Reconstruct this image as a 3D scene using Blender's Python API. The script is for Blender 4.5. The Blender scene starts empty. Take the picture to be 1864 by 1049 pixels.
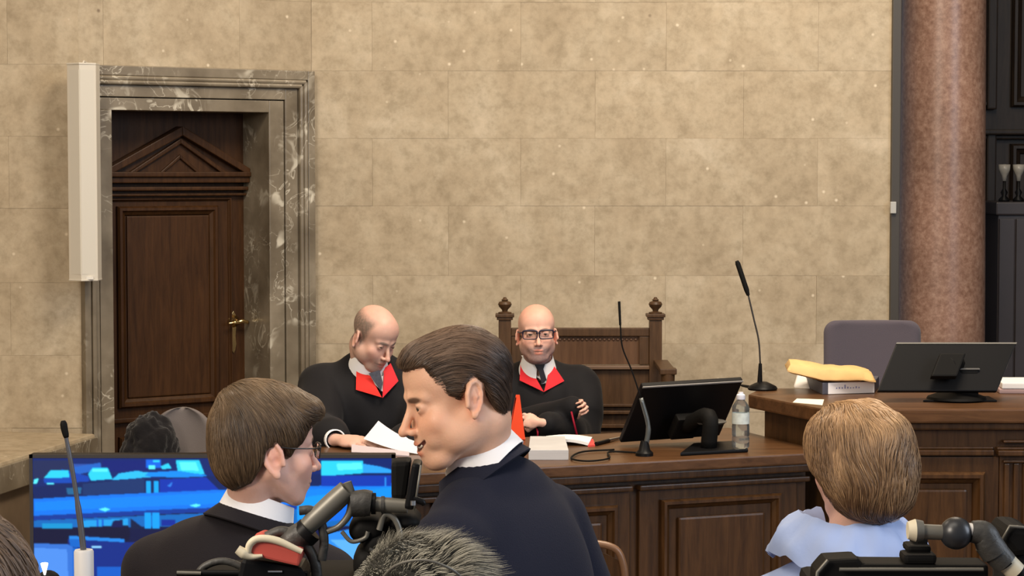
import bpy, bmesh, math, random
import numpy as np
from mathutils import Vector, Matrix, noise
random.seed(7); np.random.seed(7)
sc = bpy.context.scene
C = sc.collection
PI = math.pi
# ------------------------------------------------------------------ camera
F = 4000.0; CX, CY = 932.0, 524.5; EYE = Vector((0, 0, 2.04)); PITCH = math.atan(216.5/4000)
cam = bpy.data.cameras.new('camera'); camo = bpy.data.objects.new('camera', cam); C.objects.link(camo)
cam.sensor_width = 36; cam.lens = 36*F/1864; cam.clip_start = .05; cam.clip_end = 60
camo.location = EYE; camo.rotation_euler = (PI/2-PITCH, 0, 0)
sc.camera = camo
# ------------------------------------------------------------------ world, lights, exposure
sc.view_settings.view_transform = 'Standard'; sc.view_settings.look = 'None'
sc.view_settings.gamma = 1; sc.view_settings.use_curve_mapping = False
sc.view_settings.exposure = 0.62
w = bpy.data.worlds.new('world'); sc.world = w; w.use_nodes = True
bg = w.node_tree.nodes['Background']; bg.inputs[0].default_value = (.80, .86, 1.0, 1); bg.inputs[1].default_value = .17
def area(name, loc, to, size, energy, col, sy=None):
    l = bpy.data.lights.new(name, 'AREA'); l.energy = energy; l.color = col; l.size = size
    if sy: l.shape = 'RECTANGLE'; l.size_y = sy
    o = bpy.data.objects.new(name, l); C.objects.link(o); o.location = loc
    o.rotation_euler = (Vector(to)-Vector(loc)).to_track_quat('-Z', 'Y').to_euler()
    return o
area('chandelier_light', (1.2, 6.3, 5.2), (1.0, 8.5, 1.0), 1.6, 150, (1.0, .85, .67))
area('chandelier_light', (-2.6, 5.2, 5.2), (-1.5, 8.0, 1.0), 1.6, 75, (1.0, .85, .67))
area('chandelier_light', (1.8, 9.3, 5.3), (1.7, 10.5, 2.2), 1.0, 36, (1.0, .84, .64))
area('window_daylight', (5.5, 1.5, 3.6), (0.3, 5.5, 1.4), 2.6, 135, (.78, .87, 1.0), 3.0)
area('ceiling_fill', (-1.0, 1.5, 5.4), (0, 5, 1.2), 3.0, 70, (1.0, .90, .78))
area('face_fill', (-2.4, .2, 3.4), (-.2, 4.0, 1.5), 1.2, 85, (1.0, .88, .74))  # added warm fill to brighten the faces, not a lamp of the room

# ------------------------------------------------------------------ helpers
def P(px, py, Y):
    """world point at depth Y seen at photo pixel (px,py)"""
    d = Vector(((px-CX)/F, 1.0, -(py-CY)/F))
    c, s = math.cos(PITCH), math.sin(PITCH)
    r = Vector((d.x, d.y*c + d.z*s, -d.y*s + d.z*c))
    return EYE + r*(Y/r.y)
def ray(px, py):
    return (P(px, py, 1.0)-EYE)
def hitp(px, py, o, n):
    r = ray(px, py); return EYE + r*((Vector(o)-EYE).dot(n)/r.dot(n))
def hitz(px, py, z):
    r = ray(px, py); return EYE + r*((z-EYE.z)/r.z)

def tag(o, label=None, cat=None, group=None, kind=None):
    if label: o['label'] = label
    if cat: o['category'] = cat
    if group: o['group'] = group
    if kind: o['kind'] = kind
    return o
def link_mesh(name, me, mat=None, parent=None, smooth=False):
    o = bpy.data.objects.new(name, me); C.objects.link(o)
    if mat is not None:
        me.materials.clear(); me.materials.append(mat)
    if smooth: me.shade_smooth()
    if parent is not None:
        o.parent = parent; o.matrix_parent_inverse = Matrix.Identity(4)
        # geometry is given in world space: shift into the parent's frame
        me.transform(world_of(parent).inverted())
    return o
def world_of(o):
    m = Matrix.LocRotScale(o.location, o.rotation_euler, o.scale)
    return world_of(o.parent) @ m if o.parent else m
def obj(name, bm, mat, parent=None, smooth=False, bevel=0, seg=2, autos=False):
    if bevel:
        bmesh.ops.bevel(bm, geom=[e for e in bm.edges if e.calc_face_angle(0) > .6], offset=bevel, segments=seg, profile=.6, affect='EDGES', clamp_overlap=True)
    me = bpy.data.meshes.new(name); bm.normal_update(); bm.to_mesh(me); bm.free()
    o = link_mesh(name, me, mat, parent, smooth)
    if autos: me.set_sharp_from_angle(angle=math.radians(38))
    return o
def thing(name, loc, label, cat, group=None, rz=0):
    o = bpy.data.objects.new(name, None); C.objects.link(o); o.location = loc; o.rotation_euler = (0, 0, rz)
    o.empty_display_size = .1
    return tag(o, label, cat, group)
def top(o, label, cat, group=None):
    """move a single mesh's origin to the base of its geometry and tag it"""
    vs = np.array([v.co for v in o.data.vertices]); c = (vs.min(0)+vs.max(0))/2; c[2] = vs[:, 2].min()
    o.data.transform(Matrix.Translation(-Vector(c))); o.location = Vector(c)
    return tag(o, label, cat, group)
BM = bmesh.new
class Fr:
    """frame: u along a front, v up to the back (away from viewer), w up"""
    def __init__(s, o, u, w=(0, 0, 1)):
        s.o = Vector(o); s.u = Vector(u).normalized(); s.w = Vector(w).normalized(); s.n = s.u.cross(s.w).normalized()  # n: towards the viewer
        s.n = -s.w.cross(s.u).normalized()
    def p(s, u, n, w): return s.o + s.u*u + s.n*n + s.w*w
    def hit(s, px, py, n=0.0):
        q = hitp(px, py, s.o+s.n*n, s.n) - s.o
        return q.dot(s.u), q.dot(s.w)
W = Fr((0, 0, 0), (1, 0, 0))     # n = -Y (towards the camera)
def fbox(bm, fr, u0, u1, w0, w1, n0, n1):
    vs = [bm.verts.new(fr.p(u, n, w_)) for w_ in (w0, w1) for n in (n0, n1) for u in (u0, u1)]
    fs = []
    for q in ((0, 1, 3, 2), (4, 6, 7, 5), (0, 4, 5, 1), (2, 3, 7, 6), (0, 2, 6, 4), (1, 5, 7, 3)):
        fs.append(bm.faces.new([vs[i] for i in q]))
    bmesh.ops.recalc_face_normals(bm, faces=fs)
    return fs
def box(bm, x0, x1, y0, y1, z0, z1):
    return fbox(bm, Fr((0, 0, 0), (1, 0, 0)), x0, x1, z0, z1, -y1, -y0)
def prism(bm, pts, off):
    """closed polygon (world pts) extruded by vector off"""
    off = Vector(off); a = [bm.verts.new(p) for p in pts]; b = [bm.verts.new(Vector(p)+off) for p in pts]
    n = len(a); fs = [bm.faces.new(a), bm.faces.new(b[::-1])]
    for i in range(n): fs.append(bm.faces.new((a[i], b[i], b[(i+1) % n], a[(i+1) % n])))
    bmesh.ops.recalc_face_normals(bm, faces=fs)
def profile_bar(bm, fr, path, prof, closed=False):
    """sweep profile [(outward offset, n)] round a rectangular path in (u,w) with mitred corners"""
    pts = [Vector(p) for p in path]; n = len(pts); rings = []
    for i, p in enumerate(pts):
        if closed or 0 < i < n-1:
            d0 = (p-pts[i-1]).normalized(); d1 = (pts[(i+1) % n]-p).normalized()
        elif i == 0: d0 = d1 = (pts[1]-p).normalized()
        else: d0 = d1 = (p-pts[i-1]).normalized()
        n0 = Vector((-d0.y, d0.x)); n1 = Vector((-d1.y, d1.x)); m = (n0+n1)
        m = m/max(.2, m.length_squared)*2
        rings.append([bm.verts.new(fr.p(p.x+m.x*a, b, p.y+m.y*a)) for a, b in prof])
    k = len(prof); fs = []
    rng = range(n if closed else n-1)
    for i in rng:
        r0, r1 = rings[i], rings[(i+1) % n]
        for j in range(k):
            fs.append(bm.faces.new((r0[j], r1[j], r1[(j+1) % k], r0[(j+1) % k])))
    if not closed: fs.append(bm.faces.new(rings[0])); fs.append(bm.faces.new(rings[-1][::-1]))
    bmesh.ops.recalc_face_normals(bm, faces=fs)
def frame_rect(bm, fr, u0, u1, w0, w1, wd, n0, n1):
    """raised picture-frame moulding, ogee-like, wd wide inwards"""
    prof = [(0, n0), (0, n1*.6+n0*.4), (wd*.18, n1), (wd*.45, n1), (wd*.6, n0*.35+n1*.65), (wd*.9, n0*.7+n1*.3), (wd, n0)]
    profile_bar(bm, fr, [(u0, w0), (u1, w0), (u1, w1), (u0, w1)], prof, closed=True)
def tube(bm, pts, r, seg=10, cap=True):
    pts = [Vector(p) for p in pts]; n = len(pts)
    rs = r if hasattr(r, '__len__') else [r]*n
    t = [(pts[min(i+1, n-1)]-pts[max(i-1, 0)]).normalized() for i in range(n)]
    a = t[0].orthogonal().normalized(); rings = []
    for i in range(n):
        a = (a - t[i]*a.dot(t[i])).normalized(); b = t[i].cross(a)
        rings.append([bm.verts.new(pts[i]+(a*math.cos(2*PI*k/seg)+b*math.sin(2*PI*k/seg))*rs[i]) for k in range(seg)])
    fs = []
    for i in range(n-1):
        for k in range(seg): fs.append(bm.faces.new((rings[i][k], rings[i][(k+1) % seg], rings[i+1][(k+1) % seg], rings[i+1][k])))
    if cap: fs.append(bm.faces.new(rings[0][::-1])); fs.append(bm.faces.new(rings[-1]))
    bmesh.ops.recalc_face_normals(bm, faces=fs)
def spline(pts, n=8):
    pts = [Vector(p) for p in pts]; out = []
    q = [pts[0]*2-pts[1]]+pts+[pts[-1]*2-pts[-2]]
    for i in range(1, len(q)-2):
        for k in range(n):
            t = k/n; p0, p1, p2, p3 = q[i-1:i+3]
            out.append(.5*((2*p1)+(p2-p0)*t+(2*p0-5*p1+4*p2-p3)*t*t+(3*p1-p0-3*p2+p3)*t**3))
    out.append(pts[-1]); return out
def lathe(bm, c, prof, axis=(0, 0, 1), seg=24, cap=True):
    c = Vector(c); ax = Vector(axis).normalized(); a = ax.orthogonal().normalized(); b = ax.cross(a)
    rings = [[bm.verts.new(c+ax*h+(a*math.cos(2*PI*k/seg)+b*math.sin(2*PI*k/seg))*max(r, 1e-4)) for k in range(seg)] for r, h in prof]
    fs = []
    for i in range(len(prof)-1):
        for k in range(seg): fs.append(bm.faces.new((rings[i][k], rings[i][(k+1) % seg], rings[i+1][(k+1) % seg], rings[i+1][k])))
    if cap: fs.append(bm.faces.new(rings[0][::-1])); fs.append(bm.faces.new(rings[-1]))
    bmesh.ops.recalc_face_normals(bm, faces=fs)
def gridmesh(name, pts, nu, nv, mat, parent, thick=0.0, smooth=True):
    """pts[nv][nu] sheet of world points, made solid with thickness"""
    bm = BM(); vs = [[bm.verts.new(pts[j][i]) for i in range(nu)] for j in range(nv)]
    for j in range(nv-1):
        for i in range(nu-1): bm.faces.new((vs[j][i], vs[j][i+1], vs[j+1][i+1], vs[j+1][i]))
    bm.normal_update()
    if thick: bmesh.ops.solidify(bm, geom=bm.faces[:], thickness=thick)
    return obj(name, bm, mat, parent, smooth, autos=True)

# ------------------------------------------------------------------ materials
MATS = {}
def mat(name, col, rough=.6, metal=0, bump=0, bscale=60, var=0, vscale=6, stretch=None, spec=.5, sheen=0, coat=0, obj_var=0, attr=False, emit=None):
    if name in MATS: return MATS[name]
    if rough >= .55 and spec == .5: spec = .18
    m = bpy.data.materials.new(name); m.use_nodes = True; nt = m.node_tree; N = nt.nodes; L = nt.links
    b = N['Principled BSDF']; b.inputs['Base Color'].default_value = (*col, 1); b.inputs['Roughness'].default_value = rough
    b.inputs['Metallic'].default_value = metal; b.inputs['Specular IOR Level'].default_value = spec
    b.inputs['Sheen Weight'].default_value = sheen; b.inputs['Coat Weight'].default_value = coat; b.inputs['Coat Roughness'].default_value = .25
    if emit: b.inputs['Emission Color'].default_value = (*emit[0], 1); b.inputs['Emission Strength'].default_value = emit[1]
    src = None
    if attr:
        a = N.new('ShaderNodeAttribute'); a.attribute_name = 'col'; src = a.outputs['Color']
    tc = N.new('ShaderNodeTexCoord'); mp = N.new('ShaderNodeMapping'); L.new(tc.outputs['Object'], mp.inputs[0])
    if stretch: mp.inputs['Scale'].default_value = stretch
    if var:
        n = N.new('ShaderNodeTexNoise'); n.inputs['Scale'].default_value = vscale; n.inputs['Detail'].default_value = 6; L.new(mp.outputs[0], n.inputs[0])
        r = N.new('ShaderNodeMapRange'); r.inputs['From Min'].default_value = .3; r.inputs['From Max'].default_value = .7
        r.inputs['To Min'].default_value = 1-var; r.inputs['To Max'].default_value = 1+var; L.new(n.outputs[0], r.inputs[0])
        mx = N.new('ShaderNodeVectorMath'); mx.operation = 'MULTIPLY'
        if src is None: mx.inputs[0].default_value = col
        else: L.new(src, mx.inputs[0])
        cb = N.new('ShaderNodeCombineXYZ'); [L.new(r.outputs[0], cb.inputs[i]) for i in range(3)]
        L.new(cb.outputs[0], mx.inputs[1]); src = mx.outputs[0]
    if obj_var:
        oi = N.new('ShaderNodeObjectInfo'); r = N.new('ShaderNodeMapRange'); r.inputs['To Min'].default_value = 1-obj_var; r.inputs['To Max'].default_value = 1+obj_var
        L.new(oi.outputs['Random'], r.inputs[0]); mx = N.new('ShaderNodeVectorMath'); mx.operation = 'SCALE'
        if src is None: mx.inputs[0].default_value = col
        else: L.new(src, mx.inputs[0])
        L.new(r.outputs[0], mx.inputs['Scale']); src = mx.outputs[0]
    if src is not None: L.new(src, b.inputs['Base Color'])
    if bump:
        n = N.new('ShaderNodeTexNoise'); n.inputs['Scale'].default_value = bscale; n.inputs['Detail'].default_value = 4; L.new(mp.outputs[0], n.inputs[0])
        bp = N.new('ShaderNodeBump'); bp.inputs['Strength'].default_value = bump; bp.inputs['Distance'].default_value = .004
        L.new(n.outputs[0], bp.inputs['Height']); L.new(bp.outputs[0], b.inputs['Normal'])
    MATS[name] = m; return m
def nodes_of(m): return m.node_tree.nodes, m.node_tree.links, m.node_tree.nodes['Principled BSDF']
def ramp(N, stops):
    r = N.new('ShaderNodeValToRGB'); e = r.color_ramp.elements
    while len(e) < len(stops): e.new(.5)
    for i, (p, c) in enumerate(stops): e[i].position = p; e[i].color = (*c, 1) if len(c) == 3 else c
    return r
# travertine-like limestone of the walls
def stone_mat():
    m = mat('limestone', (.45, .36, .24), rough=.55, spec=.3, bump=.25, bscale=25)
    N, L, b = nodes_of(m)
    g = N.new('ShaderNodeNewGeometry'); oi = N.new('ShaderNodeObjectInfo')
    off = N.new('ShaderNodeVectorMath'); off.operation = 'SCALE'; off.inputs['Scale'].default_value = 1.0
    cb = N.new('ShaderNodeCombineXYZ'); mu = N.new('ShaderNodeMath'); mu.operation = 'MULTIPLY'; mu.inputs[1].default_value = .35
    L.new(oi.outputs['Random'], mu.inputs[0]); L.new(mu.outputs[0], cb.inputs[1])
    ad = N.new('ShaderNodeVectorMath'); ad.operation = 'ADD'; L.new(g.outputs['Position'], ad.inputs[0]); L.new(cb.outputs[0], ad.inputs[1])
    n1 = N.new('ShaderNodeTexNoise'); n1.inputs['Scale'].default_value = 3.4; n1.inputs['Detail'].default_value = 8; n1.inputs['Roughness'].default_value = .62; n1.inputs['Distortion'].default_value = .5
    L.new(ad.outputs[0], n1.inputs[0])
    r1 = ramp(N, [(.30, (.350, .280, .188)), (.47, (.400, .325, .224)), (.58, (.435, .360, .254)), (.72, (.50, .425, .315))]); L.new(n1.outputs[0], r1.inputs[0])
    n2 = N.new('ShaderNodeTexNoise'); n2.inputs['Scale'].default_value = 16; n2.inputs['Detail'].default_value = 6; n2.inputs['Roughness'].default_value = .7; L.new(ad.outputs[0], n2.inputs[0])
    r2 = ramp(N, [(.33, (.80, .79, .76)), (.5, (1, 1, 1)), (.68, (1.14, 1.14, 1.15))]); L.new(n2.outputs[0], r2.inputs[0])
    m1 = N.new('ShaderNodeVectorMath'); m1.operation = 'MULTIPLY'; L.new(r1.outputs[0], m1.inputs[0]); L.new(r2.outputs[0], m1.inputs[1])
    # pale fossils and dark pits
    v = N.new('ShaderNodeTexVoronoi'); v.inputs['Scale'].default_value = 8.5; L.new(ad.outputs[0], v.inputs[0])
    rv = ramp(N, [(.0, (1, 1, 1)), (.03, (.8, .8, .8)), (.085, (0, 0, 0))]); L.new(v.outputs['Distance'], rv.inputs[0])
    mxa = N.new('ShaderNodeMix'); mxa.data_type = 'RGBA'; mxa.inputs['B'].default_value = (.80, .70, .54, 1); L.new(m1.outputs[0], mxa.inputs['A'])
    fac = N.new('ShaderNodeMath'); fac.operation = 'MULTIPLY'; fac.inputs[1].default_value = .8; L.new(rv.outputs[0], fac.inputs[0]); L.new(fac.outputs[0], mxa.inputs[0])
    v2 = N.new('ShaderNodeTexVoronoi'); v2.inputs['Scale'].default_value = 2.3; L.new(ad.outputs[0], v2.inputs[0])
    rv2 = ramp(N, [(.0, (1, 1, 1)), (.016, (.8, .8, .8)), (.030, (0, 0, 0))]); L.new(v2.outputs['Distance'], rv2.inputs[0])
    mxb = N.new('ShaderNodeMix'); mxb.data_type = 'RGBA'; mxb.inputs['B'].default_value = (.10, .06, .035, 1); L.new(mxa.outputs['Result'], mxb.inputs['A']); L.new(rv2.outputs[0], mxb.inputs[0])
    s = N.new('ShaderNodeMapRange'); s.inputs['To Min'].default_value = .965; s.inputs['To Max'].default_value = 1.035; L.new(oi.outputs['Random'], s.inputs[0])
    m2 = N.new('ShaderNodeVectorMath'); m2.operation = 'SCALE'; L.new(mxb.outputs['Result'], m2.inputs[0]); L.new(s.outputs[0], m2.inputs['Scale'])
    L.new(m2.outputs[0], b.inputs['Base Color'])
    return m
def marble_mat():
    m = mat('grey_marble', (.2, .18, .15), rough=.28, spec=.5, bump=.05, bscale=30)
    N, L, b = nodes_of(m); g = N.new('ShaderNodeNewGeometry')
    n0 = N.new('ShaderNodeTexNoise'); n0.inputs['Scale'].default_value = 5; n0.inputs['Detail'].default_value = 7; L.new(g.outputs['Position'], n0.inputs[0])
    r0 = ramp(N, [(.3, (.120, .096, .066)), (.55, (.205, .172, .125)), (.75, (.31, .265, .20))]); L.new(n0.outputs[0], r0.inputs[0])
    n1 = N.new('ShaderNodeTexNoise'); n1.inputs['Scale'].default_value = 5.5; n1.inputs['Detail'].default_value = 3; n1.inputs['Distortion'].default_value = 2.2; L.new(g.outputs['Position'], n1.inputs[0])
    r1 = ramp(N, [(.482, (0, 0, 0)), (.5, (.8, .8, .8)), (.518, (0, 0, 0))]); L.new(n1.outputs[0], r1.inputs[0])
    n2 = N.new('ShaderNodeTexNoise'); n2.inputs['Scale'].default_value = 9; n2.inputs['Detail'].default_value = 2; n2.inputs['Distortion'].default_value = 1.2; L.new(g.outputs['Position'], n2.inputs[0])
    r2 = ramp(N, [(.59, (0, 0, 0)), (.68, (1, 1, 1))]); L.new(n2.outputs[0], r2.inputs[0])
    n3 = N.new('ShaderNodeTexNoise'); n3.inputs['Scale'].default_value = 4; L.new(g.outputs['Position'], n3.inputs[0])
    r3 = ramp(N, [(.44, (0, 0, 0)), (.62, (1, 1, 1))]); L.new(n3.outputs[0], r3.inputs[0])
    a = N.new('ShaderNodeMath'); a.operation = 'MAXIMUM'; L.new(r1.outputs[0], a.inputs[0]); L.new(r2.outputs[0], a.inputs[1])
    a2 = N.new('ShaderNodeMath'); a2.operation = 'MULTIPLY'; L.new(a.outputs[0], a2.inputs[0]); L.new(r3.outputs[0], a2.inputs[1])
    mx = N.new('ShaderNodeMix'); mx.data_type = 'RGBA'; mx.inputs['B'].default_value = (.62, .58, .48, 1); L.new(r0.outputs[0], mx.inputs['A']); L.new(a2.outputs[0], mx.inputs[0])
    L.new(mx.outputs['Result'], b.inputs['Base Color']); return m
def column_mat():
    m = mat('red_marble', (.3, .17, .12), rough=.33, spec=.5)
    N, L, b = nodes_of(m); g = N.new('ShaderNodeNewGeometry')
    n0 = N.new('ShaderNodeTexNoise'); n0.inputs['Scale'].default_value = 38; n0.inputs['Detail'].default_value = 6; n0.inputs['Roughness'].default_value = .7; L.new(g.outputs['Position'], n0.inputs[0])
    r0 = ramp(N, [(.3, (.17, .088, .060)), (.5, (.265, .155, .112)), (.7, (.37, .24, .18))]); L.new(n0.outputs[0], r0.inputs[0])
    n1 = N.new('ShaderNodeTexNoise'); n1.inputs['Scale'].default_value = 3; n1.inputs['Detail'].default_value = 3; L.new(g.outputs['Position'], n1.inputs[0])
    r1 = ramp(N, [(.35, (.85, .85, .85)), (.65, (1.12, 1.12, 1.12))]); L.new(n1.outputs[0], r1.inputs[0])
    mm = N.new('ShaderNodeVectorMath'); mm.operation = 'MULTIPLY'; L.new(r0.outputs[0], mm.inputs[0]); L.new(r1.outputs[0], mm.inputs[1]); L.new(mm.outputs[0], b.inputs['Base Color'])
    return m
def wood_mat(name, dark, light, rough=.38, vertical=True, spec=.32):
    m = mat(name, dark, rough=rough, spec=spec, bump=.12, bscale=40)
    N, L, b = nodes_of(m); g = N.new('ShaderNodeNewGeometry'); mp = N.new('ShaderNodeMapping')
    mp.inputs['Scale'].default_value = (14, 14, 1.2) if vertical else (1.5, 10, 14); L.new(g.outputs['Position'], mp.inputs[0])
    n0 = N.new('ShaderNodeTexNoise'); n0.inputs['Scale'].default_value = 3.0; n0.inputs['Detail'].default_value = 8; n0.inputs['Roughness'].default_value = .65; n0.inputs['Distortion'].default_value = .6; L.new(mp.outputs[0], n0.inputs[0])
    r0 = ramp(N, [(.3, dark), (.7, light)]); L.new(n0.outputs[0], r0.inputs[0])
    L.new(r0.outputs[0], b.inputs['Base Color']); return m
STONE = stone_mat(); MARBLE = marble_mat(); REDM = column_mat()
WOOD = wood_mat('dark_oak', (.030, .0125, .0040), (.085, .038, .0125), .36)
WOODH = wood_mat('dark_oak_flat', (.060, .026, .0095), (.130, .060, .024), .34, False)
DOORW = wood_mat('door_oak', (.028, .0115, .0038), (.066, .028, .0095), .42, spec=.2)
CHAIRW = wood_mat('chair_oak', (.045, .022, .009), (.095, .048, .021), .45)
BACKW = wood_mat('panelling_oak', (.012, .007, .0045), (.030, .019, .012), .5)
WHITEP = mat('white_plastic', (.62, .58, .50), .45)
BLACKP = mat('black_plastic', (.0055, .0052, .0055), .42, spec=.14)
BLACKM = mat('matt_black', (.0075, .007, .0065), .62, spec=.10)
GREYP = mat('grey_plastic', (.12, .115, .105), .38)
SILVER = mat('silver', (.55, .55, .55), .3, 1)
BRASS = mat('brass', (.75, .55, .25), .25, 1)
PAPER = mat('paper', (.80, .77, .74), .8)
# ================================================================== THE SETTING
DAIS = .30
ZT = 5.6
def struct(o): return tag(o, kind='structure')
def empty_struct(name, loc=(0, 0, 0)):
    o = bpy.data.objects.new(name, None); C.objects.link(o); o.location = loc; return struct(o)
bm = BM(); box(bm, -4.5, 5.5, -1.5, 13.2, -.1, 0); FLOOR = struct(obj('floor', bm, mat('parquet', (.10, .055, .028), .4, var=.3, vscale=4, stretch=(8, 1, 1))))
bm = BM(); box(bm, -4.5, 5.5, -1.5, 13.2, ZT, ZT+.1); struct(obj('ceiling', bm, mat('plaster', (.6, .55, .45), .8)))

def blocks(parent, fr, u0, u1, w0, w1, rows, jointsA, jointsB, holes=(), gap=.0005, depth=.05, start=0):
    """stone blocks proud of a backing, in running bond. rows: list of w levels"""
    k = 0
    for ri in range(len(rows)-1):
        a, b = max(rows[ri], w0), min(rows[ri+1], w1)
        if b-a < .01: continue
        js = sorted([j for j in (jointsA if (ri+start) % 2 == 0 else jointsB) if u0+.02 < j < u1-.02])
        es = [u0]+js+[u1]
        for e0, e1 in zip(es[:-1], es[1:]):
            segs = [(e0, e1, a, b)]
            for (h0, h1, g0, g1) in holes:
                out = []
                for (s0, s1, t0, t1) in segs:
                    if s1 <= h0 or s0 >= h1 or t1 <= g0 or t0 >= g1: out.append((s0, s1, t0, t1)); continue
                    if s0 < h0: out.append((s0, h0, t0, t1))
                    if s1 > h1: out.append((h1, s1, t0, t1))
                    m0, m1 = max(s0, h0), min(s1, h1)
                    if t1 > g1: out.append((m0, m1, g1, t1))
                    if t0 < g0: out.append((m0, m1, t0, g0))
                segs = out
            for (s0, s1, t0, t1) in segs:
                if s1-s0 < .01 or t1-t0 < .01: continue
                bm = BM(); pr = random.uniform(-.0015, .0015)
                fbox(bm, fr, s0+gap/2, s1-gap/2, t0+gap/2, t1-gap/2, -depth, pr)
                obj('stone_block', bm, STONE, parent, bevel=.0003, seg=1)
YB, YL = 10.5, 9.84
rowz = [P(932, y, YB).z for y in (1123, 999, 875, 750, 626, 502, 375, 252, 129, 4, -120, -243, -366, -490, -613, -736, -860)]
rowz = [-.3] + [z for z in rowz if z > 0] + [ZT]
rowz = sorted(rowz); rowz[0] = 0
xa = [P(x, 308, YB).x for x in (678-540, 678-270, 678, 948, 1212, 1488)]
xb = [P(x, 308, YB).x for x in (543-270, 543, 816, 1083, 1353)]
XR = P(1620, 400, YB).x
wb = empty_struct('wall_back', (0, YB, 0))
bm = BM(); box(bm, -.956, XR-.003, YB+.006, YB+.35, 0, ZT); obj('backing', bm, STONE, wb)
fb = Fr((0, YB, 0), (1, 0, 0))
blocks(wb, fb, -.954, XR, 0, ZT, rowz, xa, xb, start=0)
# left wall, parallel and nearer
A = Vector((P(145, 308, YL).x, YL, 0)); B = Vector((P(568, 308, YB).x, YB, 0))
wl = empty_struct('wall_left', (A.x, YL, 0))
bm = BM(); box(bm, -4.5, A.x, YL+.006, YL+.35, 0, ZT); obj('backing', bm, STONE, wl)
blocks(wl, Fr((0, YL, 0), (1, 0, 0)), -4.5, A.x, 0, ZT, rowz, [-2.6, -3.3, -4.0], [-2.25, -2.95, -3.65], start=1)
# diagonal wall with the door
fd = Fr(A, B-A); LD = (B-A).length
o0 = fd.hit(200, 400)[0]; o1 = fd.hit(485, 400)[0]; oz = fd.hit(200, 200)[1]
REC = .235
wd = empty_struct('wall_diagonal', A)
bm = BM()
fbox(bm, fd, -.05, o0-.021, 0, ZT, -.36, -.051); fbox(bm, fd, o1+.021, LD+.05, 0, ZT, -.36, -.051); fbox(bm, fd, o0-.021, o1+.021, oz+.021, ZT, -.36, -.051)
obj('backing', bm, STONE, wd)
cz = fd.hit(300, 122)[1]
blocks(wd, fd, 0, LD, cz-.03, ZT, rowz, [.42], [.12, .8], start=1)
# marble door case: trim_1
tc1 = empty_struct('trim_1', fd.p(o0, 0, 0))
u_r = lambda px: fd.hit(px, 400)[0]
z_l = lambda py, px=300: fd.hit(px, py)[1]
cl, cr, ct = u_r(146), LD-.001, z_l(121)
grooves = [(u_r(485), z_l(203)), (u_r(513), z_l(179)), (u_r(537), z_l(156)), (u_r(552), z_l(141)), (u_r(566), z_l(122))]
wL = [o0, o0-.6*(grooves[1][0]-o1), None]
def case_ring(name, k, n1):
    (ua, za), (ub, zb) = grooves[k], grooves[k+1]
    la = max(cl, o0-(ua-o1)*.8); lb = max(cl-.0, o0-(ub-o1)*.8)
    bm = BM()
    g = .0025
    if lb > cl+.001 or k == 0:
        prof_in, prof_out = la, lb
        pts = [(la-g, DAIS), (lb+g, DAIS), (lb+g, zb-g), (ub-g, zb-g), (ub-g, DAIS), (ua+g, DAIS), (ua+g, za+g), (la-g, za+g)]
    else:
        pts = [(ua+g, DAIS), (ua+g, za+g), (cl, za+g), (cl, zb-g), (ub-g, zb-g), (ub-g, DAIS)]
    # build from rectangles so every face is a quad
    fbox(bm, fd, ua+g, ub-g, DAIS, zb-g, -.049, n1)
    lo = lb+g if (lb > cl+.001 or k == 0) else cl
    fbox(bm, fd, lo, ua+g, za+g, zb-g, -.049, n1)
    if lb < la-.004 and (lb > cl-.001): fbox(bm, fd, lb+g, la-g, DAIS, za+g, -.049, n1)
    obj(name, bm, MARBLE, tc1, bevel=.003, seg=2)
case_ring('inner_band', 0, .030); case_ring('flat_band', 1, .036)
case_ring('outer_band', 3, .050)
# roll mouldings between, two rounded beads
for k, (a, b, r) in enumerate(((.537, .545, .008), (.5455, .552, .008))):
    pass
for j in (.25, .75):
    ua = grooves[2][0]*(1-j)+grooves[3][0]*j; za = grooves[2][1]*(1-j)+grooves[3][1]*j
    bm = BM(); r = .011
    tube(bm, [fd.p(ua, .048, DAIS), fd.p(ua, .048, za), ], r, 12); tube(bm, [fd.p(ua, .048, za), fd.p(cl, .048, za)], r, 12)
    obj('roll_moulding', bm, MARBLE, tc1, smooth=True, autos=True)
bm = BM(); fbox(bm, fd, grooves[2][0], grooves[3][0], DAIS, grooves[3][1], -.049, .036); fbox(bm, fd, cl, grooves[2][0], grooves[2][1], grooves[3][1], -.049, .036)
obj('bed_band', bm, MARBLE, tc1)
bm = BM(); fbox(bm, fd, o0-.02, o0, DAIS, oz, -REC-.04, .029); fbox(bm, fd, o1, o1+.02, DAIS, oz, -REC-.04, .029); fbox(bm, fd, o0-.02, o1+.02, oz, oz+.02, -REC-.04, .029)
obj('reveal', bm, MARBLE, tc1)
# left part of the case seen under the loudspeaker
bm = BM(); fbox(bm, fd, cl+.0, cl+.03, DAIS, ct, -.049, .045); fbox(bm, fd, cl+.034, cl+.052, DAIS, ct, -.049, .052); obj('outer_band', bm, MARBLE, tc1, bevel=.003)

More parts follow.
